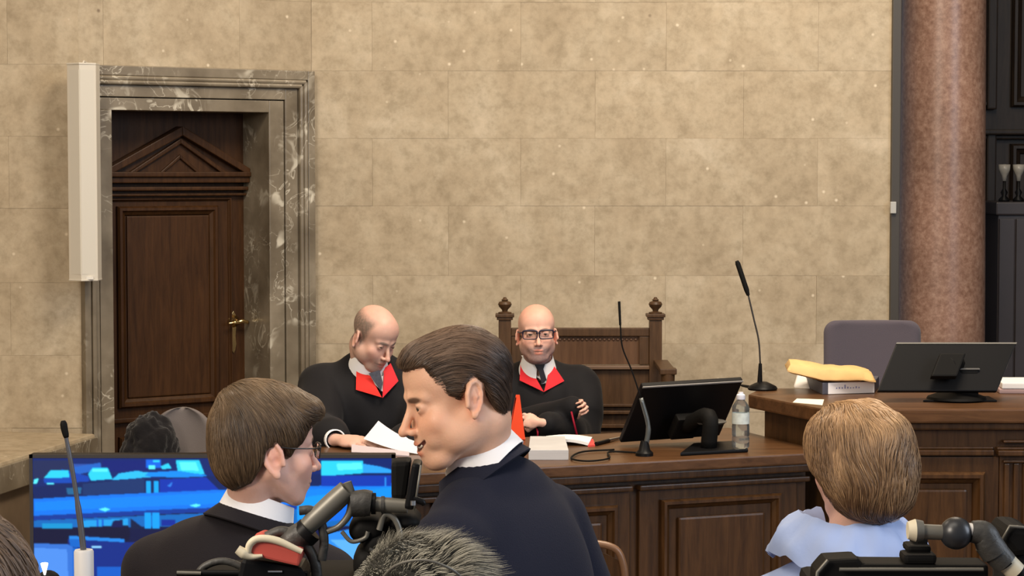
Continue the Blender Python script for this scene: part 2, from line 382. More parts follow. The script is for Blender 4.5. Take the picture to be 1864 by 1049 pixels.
# ---- door leaf
ns = -REC
dr = empty_struct('door_1', fd.p((o0+o1)/2, ns, DAIS))
def du(px): return fd.hit(px, 400, ns)[0]
def dz(py, px=300): return fd.hit(px, py, ns)[1]
bm = BM(); fbox(bm, fd, o0-.02, o1+.02, DAIS, oz+.02, ns-.06, ns); obj('door_leaf', bm, DOORW, dr)
bm = BM()   # pediment
ap = (du(322), dz(230)); l = (max(o0-.0, du(185)), dz(307)); r = (min(o1, du(447)), dz(293))
rr = (r[0], dz(292, 440)); zc = dz(313)
def ped(bm, s, n1, base, x0=None):
    cxu = ap[0]
    pts = [(l[0], base), (l[0], l[1]-s), (cxu, ap[1]-s*1.12), (r[0], l[1]-s), (r[0], base)]
    prism(bm, [fd.p(u, ns, w_) for u, w_ in pts], fd.n*n1)
ped(bm, 0, .03, dz(318)); obj('tympanum', bm, DOORW, dr)
for s, t, n1 in ((0, .035, .075), (.045, .02, .055), (.105, .016, .045)):
    bm = BM()
    for sgn in (0, 1):
        e = (l[0]+s*1.6, l[1]-s-(.0 if s == 0 else .0)) if sgn == 0 else (r[0]-s*1.6, l[1]-s)
        top_ = (ap[0], ap[1]-s*1.25)
        if s > .1: e = (ap[0]+(-1 if sgn == 0 else 1)*.12, l[1]-.03)
        pts = [e, top_, (top_[0], top_[1]-t*1.25), (e[0], e[1]-t)]
        prism(bm, [fd.p(u, ns, w_) for u, w_ in pts], fd.n*n1)
    obj('raking_cornice', bm, DOORW, dr, bevel=.004)
for y0, y1, n1 in ((313, 322, .085), (322, 333, .07), (340, 347, .055), (352, 357, .035)):
    bm = BM(); fbox(bm, fd, o0, min(o1, du(445)), dz(y1), dz(y0), ns, ns+n1); obj('cornice', bm, DOORW, dr, bevel=.005)
bm = BM(); frame_rect(bm, fd, du(196), du(420), DAIS+.02, dz(360), .018, ns, ns+.016); obj('outer_moulding', bm, DOORW, dr)
pz0, pz1 = dz(738, 300), dz(375, 300)
bm = BM(); frame_rect(bm, fd, du(211), du(394), pz0, pz1, .045, ns, ns+.03); obj('panel_moulding', bm, DOORW, dr)
bm = BM(); fbox(bm, fd, du(229), du(379), pz0+.045, pz1-.045, ns, ns+.012); obj('door_panel', bm, DOORW, dr, bevel=.006)
bm = BM(); frame_rect(bm, fd, du(211), du(394), DAIS+.15, dz(790), .04, ns, ns+.03); obj('panel_moulding', bm, DOORW, dr)
bm = BM(); fbox(bm, fd, o0, du(445), dz(764), dz(755), ns, ns+.03); obj('rail_moulding', bm, DOORW, dr, bevel=.006)
# lever handle with long plate
hu, hz = du(423), fd.hit(423, 585, ns)[1]
bm = BM(); lathe(bm, fd.p(hu, ns, hz), [(.0, 0), (.028, .0), (.030, .006), (.016, .014), (.010, .05), (.010, .055)], fd.n, 16, False)
hd = obj('door_handle', bm, BRASS, dr, smooth=True)
bm = BM(); tube(bm, spline([fd.p(hu+.05, ns+.055, hz-.004), fd.p(hu+.02, ns+.06, hz+.004), fd.p(hu, ns+.058, hz), fd.p(hu-.025, ns+.06, hz-.002), fd.p(hu-.052, ns+.055, hz-.006)], 5), [.009]*5+[.010]*11+[.006]*5, 10)
obj('lever', bm, BRASS, hd, smooth=True)
bm = BM()
pl = [(0, .05), (.012, .03), (.009, .0), (.014, -.03), (.010, -.07), (.014, -.11), (.008, -.14), (0, -.155), (-.008, -.14), (-.014, -.11), (-.010, -.07), (-.014, -.03), (-.009, 0), (-.012, .03)]
prism(bm, [fd.p(hu+a, ns, hz+b) for a, b in pl], fd.n*.006); obj('handle_plate', bm, BRASS, hd, bevel=.001)
# wall base strip on the low wall at the left: trim_2
lw = empty_struct('wall_low', (-2.1, 8.8, 0))
q0, q1 = hitz(150, 797, .86), hitz(0, 843, .86)
dd = (q1-q0).normalized(); q1 = q0+dd*3.0
flw = Fr((q1.x, q1.y, 0), (q0-q1))
LLW = (q0-q1).length
bm = BM(); fbox(bm, flw, 0, LLW+.15, 0, .73, -1.2, -.03); obj('wall_body', bm, mat('brown_marble', (.16, .115, .075), .4, var=.25, vscale=5), lw)
bm = BM(); fbox(bm, flw, 0, LLW+.15, .73, .86, -1.2, 0); obj('cap', bm, STONE, lw, bevel=.012)
bm = BM(); fbox(bm, flw, 0, LLW+.15, .735, .845, -.02, .012); obj('cap_band', bm, MARBLE, lw, bevel=.004)

# ---- right side: pier edge, column, dark panelling
bm = BM(); xe = P(1636, 400, YB).x; box(bm, XR, xe, YB-.03, YB+.35, 0, ZT); struct(obj('trim_3', bm, mat('bronze_edge', (.045, .038, .03), .45), bevel=.004))
bm = BM(); c = P(1625, 378, YB-.03); fbox(bm, W, c.x-.014, c.x+.014, c.z-.028, c.z+.028, -c.y, -c.y+.022)
t = obj('wall_switch', bm, mat('grey_box', (.42, .42, .40), .5), bevel=.004); top(t, 'small pale grey switch box on the dark edge left of the column', 'switch')
YC = 10.98
cc = P(1714, 400, YC); R1 = 77*YC/F
col = empty_struct('column_right', (cc.x, YC, 0)); col.name = 'column'
bm = BM(); lathe(bm, (cc.x, YC, 0), [(R1*1.045, .55), (R1*1.04, 1.0), (R1*1.03, 1.4), (R1*1.005, 2.0), (R1*.98, 2.8), (R1*.93, 4.4), (R1*.9, ZT)], (0, 0, 1), 64); obj('shaft', bm, REDM, col, smooth=True, autos=True)
bm = BM(); lathe(bm, (cc.x, YC, 0), [(R1*1.45, .3), (R1*1.45, .38), (R1*1.3, .40), (R1*1.42, .43), (R1*1.42, .47), (R1*1.15, .5), (R1*1.2, .55)], (0, 0, 1), 48); obj('base', bm, REDM, col, smooth=True, autos=True)
YP = 12.6
wr = empty_struct('wall_right', (3, YP, 0))
bm = BM(); box(bm, XR-.2, 5.5, YP, YP+.3, 0, ZT); obj('backing', bm, BACKW, wr)
fp = Fr((0, YP, 0), (1, 0, 0))
ux = lambda px: P(px, 300, YP).x
uz = lambda py: P(1800, py, YP).z
for (a, b, c_, d) in ((1838, 1960, 195, -340), (1838, 1960, 900, 262), (1985, 2130, 195, -340), (1985, 2130, 900, 262), (1650, 1800, 195, -340)):
    bm = BM(); frame_rect(bm, fp, ux(a), ux(b), uz(c_), uz(d), .06, 0, .045); obj('panel_moulding', bm, BACKW, wr)
    bm = BM(); fbox(bm, fp, ux(a)+.10, ux(b)-.10, uz(c_)+.10, uz(d)-.10, 0, .02); obj('panel', bm, BACKW, wr, bevel=.01)
for y0, y1, n1 in ((236, 246, .09), (246, 254, .05)):
    bm = BM(); fbox(bm, fp, XR-.2, 5.4, uz(y1), uz(y0), 0, n1); obj('rail', bm, BACKW, wr, bevel=.01)
bm = BM(); fbox(bm, fp, ux(1792), ux(1810), 0, uz(236), 0, .06); fbox(bm, fp, ux(1792), ux(1810), uz(200), ZT, 0, .06); obj('stile', bm, BACKW, wr, bevel=.01)
# other walls of the room, outside the picture
bm = BM(); box(bm, 5.5, 5.7, 6.0, 13.2, 0, ZT); struct(obj('wall_side', bm, BACKW))
bm = BM(); box(bm, -4.7, -4.5, -1.5, YL+.3, 0, ZT); struct(obj('wall_west', bm, STONE))

# cabinet behind the column
YK = 11.75
kx0, kx1 = P(1812, 500, YK).x, P(1960, 500, YK).x; kz = P(1812, 368, YK).z
cab = thing('cabinet', ((kx0+kx1)/2, YK+.3, DAIS), 'tall dark purplish cabinet behind the red column, under two small lamps', 'cabinet')
PURP = mat('dark_purple_lacquer', (.034, .027, .030), .5, var=.2, vscale=3)
bm = BM(); box(bm, kx0+.015, kx1-.015, YK+.02, YK+.6, DAIS, kz-.07); obj('body', bm, PURP, cab, bevel=.004)
bm = BM(); box(bm, kx0, kx1, YK, YK+.62, kz-.07, kz); obj('top_board', bm, PURP, cab, bevel=.008)
bm = BM(); fk = Fr((0, YK+.02, 0), (1, 0, 0)); mid = P(1848, 500, YK).x
for a, b in ((kx0+.02, mid-.004), (mid+.004, kx1-.02)):
    bm = BM(); fbox(bm, fk, a, b, DAIS+.05, kz-.09, .0, .018); obj('door', bm, PURP, cab, bevel=.004)
for i, px in enumerate((1828, 1854)):
    q = P(px, 340, YK+.2); zb = kz
    l_ = thing('small_lamp', (q.x, q.y, zb), ('small lamp with pale shade on the dark cabinet, nearer the column', 'small lamp with pale shade on the dark cabinet, farther from the column')[i], 'lamp', 'small lamps on the dark cabinet')
    z3 = P(px, 300, q.y).z; z2 = P(px, 318, q.y).z
    bm = BM(); lathe(bm, (q.x, q.y, zb), [(.03, 0), (.03, .012), (.012, .03), (.02, .05), (.008, .07), (.008, z2-zb-.01)], seg=16); obj('base', bm, BLACKP, l_, smooth=True)
    bm = BM(); lathe(bm, (q.x, q.y, z2-.035), [(.012, 0), (.015, .03), (.022, .04), (.030, .06), (.032, .09), (.026, z3-z2+.035), (.002, z3-z2+.038)], seg=20); obj('lamp_shade', bm, mat('pale_glass', (.34, .32, .28), .35), l_, smooth=True)
q = P(1800, 376, YK+.1)
bm = BM(); box(bm, P(1795, 376, YP-.09).x, P(1806, 376, YP-.09).x, YP-.09, YP-.06, P(1800, 384, YP-.09).z, P(1800, 367, YP-.09).z)
top(obj('sensor_box', bm, mat('beige_plastic', (.30, .27, .22), .5), bevel=.004), 'tiny beige box on the dark panelling just right of the column', 'sensor')

# ---- dais platform: behind the desks
DU = Vector((P(1475, 821, 7.42).x-P(1000, 849, 7.08).x, 7.42-7.08, 0)).normalized()
DO = Vector((P(1000, 849, 7.08).x, 7.08, 0))
f1 = Fr(DO, DU)
pd = f1.p(-2.6, -.16, 0); pe = f1.p(1.0, -.16, 0)
bm = BM()
prism(bm, [(-1.93, 7.0, 0), (pd.x, pd.y, 0), (pe.x, pe.y, 0), (pe.x+.12, 7.56, 0), (5.4, 7.56, 0), (5.4, 12.6, 0), (XR+.03, 12.6, 0), (XR+.03, YB-.06, 0), (B.x, YB-.06, 0), (A.x+.05, YL-.08, 0)], (0, 0, DAIS))
pf = struct(obj('platform', bm, mat('parquet', (.1, .055, .028), .4))); pf.parent = FLOOR
# ================================================================== DESKS
# --- side desk of the panel (front line runs obliquely)
DZ = 1.08
def d1u(px, py=900, n=0): return f1.hit(px, py, n)[0]
def d1z(px, py, n=0): return f1.hit(px, py, n)[1]
ue = d1u(1478, 825); ul = -1.05
desk = thing('judges_desk', f1.p(.3, -.3, 0), 'dark oak panelled side desk with long top holding the tilted monitor and water bottle', 'desk')
bm = BM(); fbox(bm, f1, ul, ue+.06, DZ-.038, DZ, -.74, .02); obj('desktop', bm, WOODH, desk, bevel=.006)
NF = -.025
bm = BM(); fbox(bm, f1, ul+.04, ue, .0, DZ-.038, -.13, NF-.02); obj('front_board', bm, WOOD, desk)
bm = BM(); fbox(bm, f1, ul+.04, ul+.08, DAIS, DZ-.038, -.70, -.165); fbox(bm, f1, ul+.04, ul+.08, 0.0, DZ-.038, -.13, -.05); obj('end_panel', bm, WOOD, desk)
bm = BM(); fbox(bm, f1, ul+.02, ue, DZ-.066, DZ-.038, NF-.02, .008); obj('cornice', bm, WOOD, desk, bevel=.006)
zm = d1z(1158, 889)
bm = BM(); fbox(bm, f1, ul+.02, d1u(1155), zm-.012, zm+.006, NF-.02, NF+.018); fbox(bm, f1, d1u(1167), ue, zm-.012, zm+.006, NF-.02, NF+.018); obj('rail_moulding', bm, WOOD, desk, bevel=.005)
def unit(uL, uR, ztop, inner_in, ib):
    bm = BM(); fbox(bm, f1, uL, uR, .05, zm-.014, NF-.02, NF-.004); obj('panel_frame', bm, WOOD, desk, bevel=.003)
    z0 = .2
    bm = BM(); frame_rect(bm, f1, uL+inner_in, uR-inner_in*.9, z0, ztop, .035, NF-.006, NF+.022); obj('panel_moulding', bm, WOOD, desk)
    bm = BM(); fbox(bm, f1, uL+inner_in+ib, uR-inner_in*.9-ib, z0+ib, ztop-ib, NF-.006, NF+.012); obj('desk_panel', bm, WOOD, desk, bevel=.008)
unit(d1u(1170), ue-.04, d1z(1221, 911), .075, .062)
unit(d1u(1170)-.72, d1u(1153), d1z(1060, 925), .055, .055)
unit(d1u(1170)-1.46, d1u(1170)-.75, d1z(1060, 925), .055, .055)
# plinth
bm = BM(); fbox(bm, f1, ul+.02, ue, 0, .1, NF-.02, NF+.02); obj('plinth', bm, WOOD, desk, bevel=.005)

# --- presiding desk, frontal, higher
HZ = 1.23; YH = 7.40
hx0 = P(1500, 745, YH).x
bk = hitz(1362, 718, HZ)
hd = thing('presiding_desk', (2.0, YH+.3, 0), 'tall dark oak presiding desk with wide top, to the right, holding monitor and envelope', 'desk')
bm = BM(); prism(bm, [(hx0, YH, HZ-.05), (4.2, YH, HZ-.05), (4.2, 8.1, HZ-.05), (bk.x+.07, 8.1, HZ-.05), (bk.x, bk.y, HZ-.05)], (0, 0, .05)); obj('desktop', bm, WOODH, hd, bevel=.007)
ff = Fr((0, YH+.05, 0), (1, 0, 0))
def hu_(px): return ff.hit(px, 850)[0]
def hz_(py): return ff.hit(1750, py)[1]
bm = BM(); box(bm, hx0+.06, 4.15, YH+.05, YH+.11, 0, HZ-.05); obj('front_board', bm, WOOD, hd)
bm = BM()
s0 = Vector((hx0+.06, YH+.06, 0)); s1 = Vector((bk.x+.06, bk.y, 0))
fs_ = Fr(s0, (s1-s0)); 
prism(bm, [s0, s1, s1+Vector((.04, 0, 0)), s0+Vector((.04, 0, 0))], (0, 0, HZ-.05)); obj('side_board', bm, WOOD, hd)
bm = BM(); box(bm, 4.11, 4.15, YH+.12, 8.05, 0, HZ-.05); obj('side_board', bm, WOOD, hd)
bm = BM(); fbox(bm, ff, hx0+.05, 4.15, HZ-.075, HZ-.05, -.02, .03); obj('cornice', bm, WOOD, hd, bevel=.006)
pil = [(1812, 1880), (1460, 1500)]
for a, b, n1 in ((hx0+.06, hu_(1806), 0), (hu_(1812), hu_(1880), 1), (hu_(1886), hu_(2250), 0)):
    bm = BM(); fbox(bm, ff, a, b, hz_(828), hz_(818), 0, .028+.014*n1); fbox(bm, ff, a, b, hz_(818), hz_(813), 0, .014+.014*n1); obj('rail_moulding', bm, WOOD, hd, bevel=.004)
    if n1:
        bm = BM(); fbox(bm, ff, a+.01, b-.01, .05, hz_(828), 0, .016); obj('pilaster', bm, WOOD, hd, bevel=.004)
        for k in range(3):
            bm = BM(); u0 = a+.025+k*.032; fbox(bm, ff, u0, u0+.018, .2, hz_(842), .016, .026); obj('flute', bm, WOOD, hd, bevel=.006)
        for yy in (800, 836):
            bm = BM(); fbox(bm, ff, a+.02, b-.02, hz_(yy+5), hz_(yy), 0, .032); obj('capital_block', bm, WOOD, hd, bevel=.006)
for a, b in ((hx0+.12, hu_(1790)), (hu_(1900), hu_(2200))):
    bm = BM(); fbox(bm, ff, a-.05, b+.05, .05, hz_(828)-.006, 0, .012); obj('panel_frame', bm, WOOD, hd, bevel=.003)
    bm = BM(); frame_rect(bm, ff, a, b, .25, hz_(858), .042, .010, .042); obj('panel_moulding', bm, WOOD, hd)
    bm = BM(); fbox(bm, ff, a+.085, b-.06, .32, hz_(889), .010, .028); obj('desk_panel', bm, WOOD, hd, bevel=.010)
bm = BM(); fbox(bm, ff, hx0+.06, 4.15, 0, .12, 0, .035); obj('plinth', bm, WOOD, hd, bevel=.006)

# ================================================================== ARMCHAIR with carved posts
YA = 9.8
ax0, ax1 = P(919, 600, YA).x, P(1193, 600, YA).x
ch = thing('carved_armchair', ((ax0+ax1)/2, YA-.2, DAIS), 'wide high-backed carved oak armchair with urn finials behind the judge in glasses', 'chair')
fa = Fr((0, YA, 0), (1, 0, 0))
az = lambda py: fa.hit(1000, py)[1]
pw = .028
for xc in (ax0, ax1):
    bm = BM(); box(bm, xc-pw, xc+pw, YA-.028, YA+.028, DAIS, az(582)); 
    fbox(bm, fa, xc-pw-.008, xc+pw+.008, az(582), az(576), -.036, .036); 
    fbox(bm, fa, xc-pw-.014, xc+pw+.014, az(577), az(571), -.042, .042)
    po = obj('back_post', bm, CHAIRW, ch, bevel=.003)
    bm = BM(); b0 = az(571); s = (az(541)-b0)
    lathe(bm, (xc, YA, b0), [(.030, 0), (.030, .006), (.012, .010), (.014, .018), (.026, .030), (.031, .042), (.026, .052), (.012, .057), (.016, .061), (.010, .066), (.005, s)], seg=20); obj('finial', bm, CHAIRW, po, smooth=True, autos=True)
bx0, bx1 = ax0+pw, ax1-pw
bm = BM(); fbox(bm, fa, bx0, bx1, az(612), az(597), -.02, .02); obj('top_rail', bm, CHAIRW, ch, bevel=.004)
bm = BM(); fbox(bm, fa, bx0, bx1, az(664), az(612), -.018, .0); obj('back_panel', bm, wood_mat('leather_like_panel', (.075, .035, .016), (.13, .064, .030), .5), ch, bevel=.002)
for u_ in (bx0, bx1-.045):
    bm = BM(); fbox(bm, fa, u_, u_+.045, az(664), az(612), -.001, .016); obj('inner_stile', bm, CHAIRW, ch, bevel=.004)
bm = BM()
n = 26
for k in range(n):
    x = bx0+.05+(bx1-bx0-.1)*(k+.5)/n; lathe(bm, fa.p(x, 0, az(618)), [(.0075, 0), (.006, .004), (.001, .006)], fa.n, 8)
obj('carved_bead_row', bm, mat('worn_bead', (.16, .085, .05), .4), ch, smooth=True)
bm = BM(); fbox(bm, fa, bx0, bx1, az(672), az(665), -.02, .03); obj('mid_rail', bm, mat('worn_oak', (.15, .09, .055), .4), ch, bevel=.004)
bm = BM(); fbox(bm, fa, bx0, bx1, az(736), az(672), -.018, .004); obj('back_panel', bm, CHAIRW, ch)
for y0, y1, n1 in ((735, 740, .024), (747, 753, .03), (771, 778, .036), (785, 792, .02)):
    bm = BM(); fbox(bm, fa, bx0, bx1, az(y1), az(y0), -.018, n1); obj('lower_moulding', bm, CHAIRW, ch, bevel=.003)
bm = BM(); fbox(bm, fa, bx0, bx1, az(900), az(736), -.018, 0.001); obj('back_panel', bm, CHAIRW, ch)
zs = DAIS+.25
bm = BM(); box(bm, ax0-.02, ax1+.02, YA-.80, YA-.03, zs-.07, zs); obj('seat', bm, CHAIRW, ch, bevel=.01)
for xc in (ax0, ax1):
    sg = 1 if xc == ax1 else -1
    bm = BM(); za = az(654)
    xo = xc+sg*.022
    box(bm, xo-.032, xo+.032, YA-.50, YA-.03, za-.02, za); box(bm, xo-.036, xo+.036, YA-.52, YA-.46, za-.022, za+.004)
    obj('armrest', bm, CHAIRW, ch, bevel=.005)
    bm = BM(); lathe(bm, (xo, YA-.49, DAIS), [(.028, 0), (.028, .3), (.028, .44), (.018, .47), (.026, .55), (.016, .62), (.022, .68), (.030, za-DAIS-.02)], seg=16); obj('arm_support', bm, CHAIRW, ch, smooth=True, autos=True)
    bm = BM(); box(bm, xc-.025, xc+.025, YA-.78, YA-.73, DAIS, zs-.07); obj('leg', bm, CHAIRW, ch, bevel=.004)

# ================================================================== fabric chairs
GREYF = mat('grey_fabric', (.085, .072, .088), .9, bump=.2, bscale=300, sheen=.2)
def rounded_back(name, cx_, y, z0, z1, wd, m, parent, thick=.05, lean=.06, curve=.03, rad=.08, topw=1.0):
    nu, nv = 25, 41; pts = []
    for j in range(nv):
        t = .5-.5*math.cos(PI*j/(nv-1)); row = []
        z = z0+(z1-z0)*t; hw = wd/2*(1+(topw-1)*t)
        dtop = z1-z
        if dtop < rad: hw -= rad-math.sqrt(max(0, rad**2-(rad-dtop)**2))
        dbot = z-z0
        if dbot < rad*.7: hw -= (rad*.7-math.sqrt(max(0, (rad*.7)**2-(rad*.7-dbot)**2)))
        for i in range(nu):
            s = -1+2*i/(nu-1); row.append((cx_+hw*s, y+lean*t-curve*(s*s)*1.0+.012*math.sin(PI*t), z))
        pts.append(row)
    bm = BM(); A_, B_ = [], []
    for j in range(nv):
        ra, rb = [], []
        for i in range(nu):
            x, yy, z = pts[j][i]; e = min(1, min(i, nu-1-i)/3)*min(1, min(j, nv-1-j)/5); e = math.sin(e*PI/2)**.6 if e > 0 else 0
            ra.append(bm.verts.new((x, yy-thick*.5*e, z))); rb.append(bm.verts.new((x, yy+thick*.5*e+.001, z)))
        A_.append(ra); B_.append(rb)
    for j in range(nv-1):
        for i in range(nu-1): bm.faces.new((A_[j][i], A_[j][i+1], A_[j+1][i+1], A_[j+1][i])); bm.faces.new((B_[j][i], B_[j+1][i], B_[j+1][i+1], B_[j][i+1]))
        bm.faces.new((A_[j][0], A_[j+1][0], B_[j+1][0], B_[j][0])); bm.faces.new((A_[j][-1], B_[j][-1], B_[j+1][-1], A_[j+1][-1]))
    for i in range(nu-1): bm.faces.new((A_[0][i], B_[0][i], B_[0][i+1], A_[0][i+1])); bm.faces.new((A_[-1][i], A_[-1][i+1], B_[-1][i+1], B_[-1][i]))
    bmesh.ops.recalc_face_normals(bm, faces=bm.faces[:])
    return obj(name, bm, m, parent, smooth=True)
def office_chair(cx_, y, ztop, wd, label, m, rz=0, hgt=.5, rad=.06, topw=.98):
    t = thing('office_chair', (cx_, y-.2, DAIS), label, 'chair')
    rounded_back('backrest', cx_, y, ztop-hgt, ztop, wd, m, t, .045, rad=rad, topw=topw)
    zs = ztop-hgt-.10
    bm = BM(); box(bm, cx_-.235, cx_+.235, y-.47, y-.02, zs-.035, zs+.035); obj('seat', bm, m, t, bevel=.03, seg=3, smooth=True)
    bm = BM(); tube(bm, [(cx_, y-.24, DAIS+.08), (cx_, y-.24, zs-.035)], .028, 12); obj('gas_column', bm, BLACKP, t, smooth=True, autos=True)
    bm = BM(); tube(bm, spline([(cx_, y-.24, zs-.045), (cx_, y+.0, zs-.045), (cx_, y+.055, zs+.0), (cx_, y+.05, zs+.2)], 5), .018, 8); obj('back_bar', bm, BLACKP, t, smooth=True)
    bm = BM()
    for k in range(5):
        a = k*2*PI/5+.3; e = Vector((cx_+.28*math.cos(a), y-.24+.28*math.sin(a), DAIS+.055))
        tube(bm, [(cx_, y-.24, DAIS+.09), e], [.022, .014], 8)
    obj('star_base', bm, BLACKP, t, smooth=True, autos=True)
    for k in range(5):
        a = k*2*PI/5+.3; bm = BM(); lathe(bm, (cx_+.28*math.cos(a)-.02*math.sin(a), y-.24+.28*math.sin(a)+.02*math.cos(a), DAIS+.028), [(.02, -.0), (.028, .006), (.028, .034), (.02, .04)], (math.sin(a), -math.cos(a), 0), 14)
        obj('caster', bm, BLACKP, t, smooth=True)
    return t
yR = 8.85
office_chair(P(1590, 600, yR).x, yR, P(1590, 583, yR+.05).z, 178*yR/F, 'grey-violet fabric office chair behind the presiding desk', GREYF, hgt=.5, rad=.05, topw=1.0)
GREYF2 = mat('light_grey_fabric', (.155, .135, .13), .9, bump=.2, bscale=300)
yL = 8.3
cL = office_chair(P(330, 780, yL).x, yL, P(330, 741, yL+.06).z, .24, 'grey round-backed chair with a dark coat, in front of the oak door', GREYF2, hgt=.42, rad=.11, topw=1.0)
# coat hung over that chair
def fuzzy_lump(name, c, r, m, parent=None, seed=0, amp=.12, sub=4, fr=4):
    bm = BM(); bmesh.ops.create_icosphere(bm, subdivisions=sub, radius=1)
    for v in bm.verts:
        d = v.co.copy(); k = 1+amp*noise.fractal(d*fr/2+Vector((seed, 0, 0)), 1, 2, 4)
        v.co = Vector((c[0]+d.x*r[0]*k, c[1]+d.y*r[1]*k, c[2]+d.z*r[2]*k))
    return obj(name, bm, m, parent, smooth=True)
q = P(272, 800, yL-.1)
coat = fuzzy_lump('coat', (q.x, q.y-.0, q.z-.03), (.105, .09, .125), mat('black_wool', (.007, .006, .007), .95, bump=.6, bscale=120, sheen=.2), None, 3, .20, 5, 4)
top(coat, 'black coat heaped over the grey chair in front of the oak door', 'coat')
bm = BM(); q = P(318, 748, yL+.25)
prism(bm, [P(282, 741, yL+.3), P(330, 740, yL+.3), P(333, 733, yL+.3), P(352, 735, yL+.3), P(356, 748, yL+.3), P(300, 758, yL+.3)], (0, .06, 0))
# brown wooden chair in front of side desk
yW = 6.4
wc = thing('wooden_chair', (P(1117, 1000, yW).x, yW, 0), 'brown bentwood chair, rounded back just visible below the side desk', 'chair')
CHW = mat('light_brown_wood', (.20, .105, .055), .35, var=.2, vscale=8)
xl, xr = P(1080, 1000, yW).x, P(1139, 1000, yW).x; zt = P(1110, 990, yW).z; xm = (xl+xr)/2; hw = .19
xl = xr-2*hw; xm = xr-hw
path = spline([(xl+.02, yW, .46), (xl, yW, zt-.22), (xl+.01, yW, zt-.06), (xl+.06, yW, zt-.008), (xm, yW, zt), (xr-.06, yW, zt-.004), (xr-.01, yW, zt-.05), (xr, yW, zt-.2), (xr-.02, yW, .46)], 6)
bm = BM(); tube(bm, path, .011, 10); obj('back_hoop', bm, CHW, wc, smooth=True)
gridp = [[(xl+.012+(xr-xl-.024)*i/8, yW+.0, zt-.16+.145*j/4-.02*(abs(i-4)/4)**3*(j/4)*2) for i in range(9)] for j in range(5)]
gridmesh('backrest', gridp, 9, 5, WOOD, wc, .012)
bm = BM(); box(bm, xl+.01, xr-.01, yW-.42, yW+.01, .435, .465); obj('seat', bm, CHW, wc, bevel=.012, seg=3)
for sx in (xl+.03, xr-.03):
    for sy in (yW-.39, yW-.015):
        bm = BM(); tube(bm, [(sx, sy, .0), (sx, sy, .44)], [.012, .016], 10); obj('leg', bm, CHW, wc, smooth=True, autos=True)

# ================================================================== LOUDSPEAKER on the wall
ysp = 9.62
x0, xm_, x1 = P(121, 300, ysp).x, P(147, 300, ysp).x, P(174, 300, ysp).x
z0, z1 = P(148, 512, ysp).z, P(148, 114, ysp).z
sp = thing('column_loudspeaker', (xm_, ysp+.05, z0), 'tall narrow white column loudspeaker on the wall left of the door', 'loudspeaker')
bm = BM(); prism(bm, [(x0, ysp+.03, z0+.006), (xm_, ysp-.012, z0+.006), (x1, ysp+.03, z0+.006), (x1, ysp+.12, z0+.006), (x0, ysp+.12, z0+.006)], (0, 0, z1-z0-.012))
obj('cabinet', bm, WHITEP, sp, bevel=.003)
gr = mat('perforated_grille', (.60, .57, .50), .5)
bm = BM(); 
for (xa_, ya_), (xb_, yb_) in (((x0+.004, ysp+.030), (xm_-.002, ysp-.010)), ((xm_+.002, ysp-.010), (x1-.004, ysp+.030))):
    fr = Fr((xa_, ya_, 0), (xb_-xa_, yb_-ya_, 0)); l_ = math.hypot(xb_-xa_, yb_-ya_); fbox(bm, fr, 0, l_, z0+.03, z1-.03, 0, .002)
obj('grille', bm, gr, sp)
for za in (z0, z1-.008):
    bm = BM(); prism(bm, [(x0-.001, ysp+.028, za), (xm_, ysp-.016, za), (x1+.001, ysp+.028, za), (x1+.001, ysp+.121, za), (x0-.001, ysp+.121, za)], (0, 0, .008)); obj('end_cap', bm, WHITEP, sp, bevel=.002)
for zz in (z0+.1, z1-.16):
    bm = BM(); box(bm, xm_-.012, xm_+.012, ysp+.12, YL, zz, zz+.06); obj('wall_bracket', bm, WHITEP, sp)
bm = BM(); tube(bm, [(xm_-.01, ysp+.1, z1-.004), (xm_-.005, ysp+.12, z1+.012), (xm_, ysp+.16, z1+.006)], .004, 6); obj('cable_loop', bm, WHITEP, sp)
bm = BM(); box(bm, P(157, 505, ysp).x, P(170, 505, ysp).x, ysp+.001, ysp+.012, P(160, 509, ysp).z, P(160, 504, ysp).z); 
obj('maker_plate', bm, mat('pale_plate', (.75, .73, .68), .3), sp)

# ================================================================== TV showing the desk camera
YT = 6.2
tx0, tx1 = P(53, 850, YT).x, P(719, 850, YT).x
tz1 = P(380, 828, YT).z; tz0 = tz1-(tx1-tx0)*.575
tv = thing('television', ((tx0+tx1)/2, YT, 0), 'large black flat television showing a blue camera view of papers on a desk', 'television')
bm = BM(); box(bm, tx0, tx1, YT+.004, YT+.05, tz0, tz1); obj('casing', bm, BLACKP, tv, bevel=.004)
bm = BM(); ft = Fr((0, YT+.004, 0), (1, 0, 0))
bz = .010
for a in ((tx0, tx1, tz1-bz, tz1), (tx0, tx1, tz0, tz0+bz+.01), (tx0, tx0+bz, tz0, tz1), (tx1-bz, tx1, tz0, tz1)): fbox(bm, ft, *a, 0, .004)
obj('bezel', bm, mat('bezel_grey', (.05, .045, .045), .35), tv)
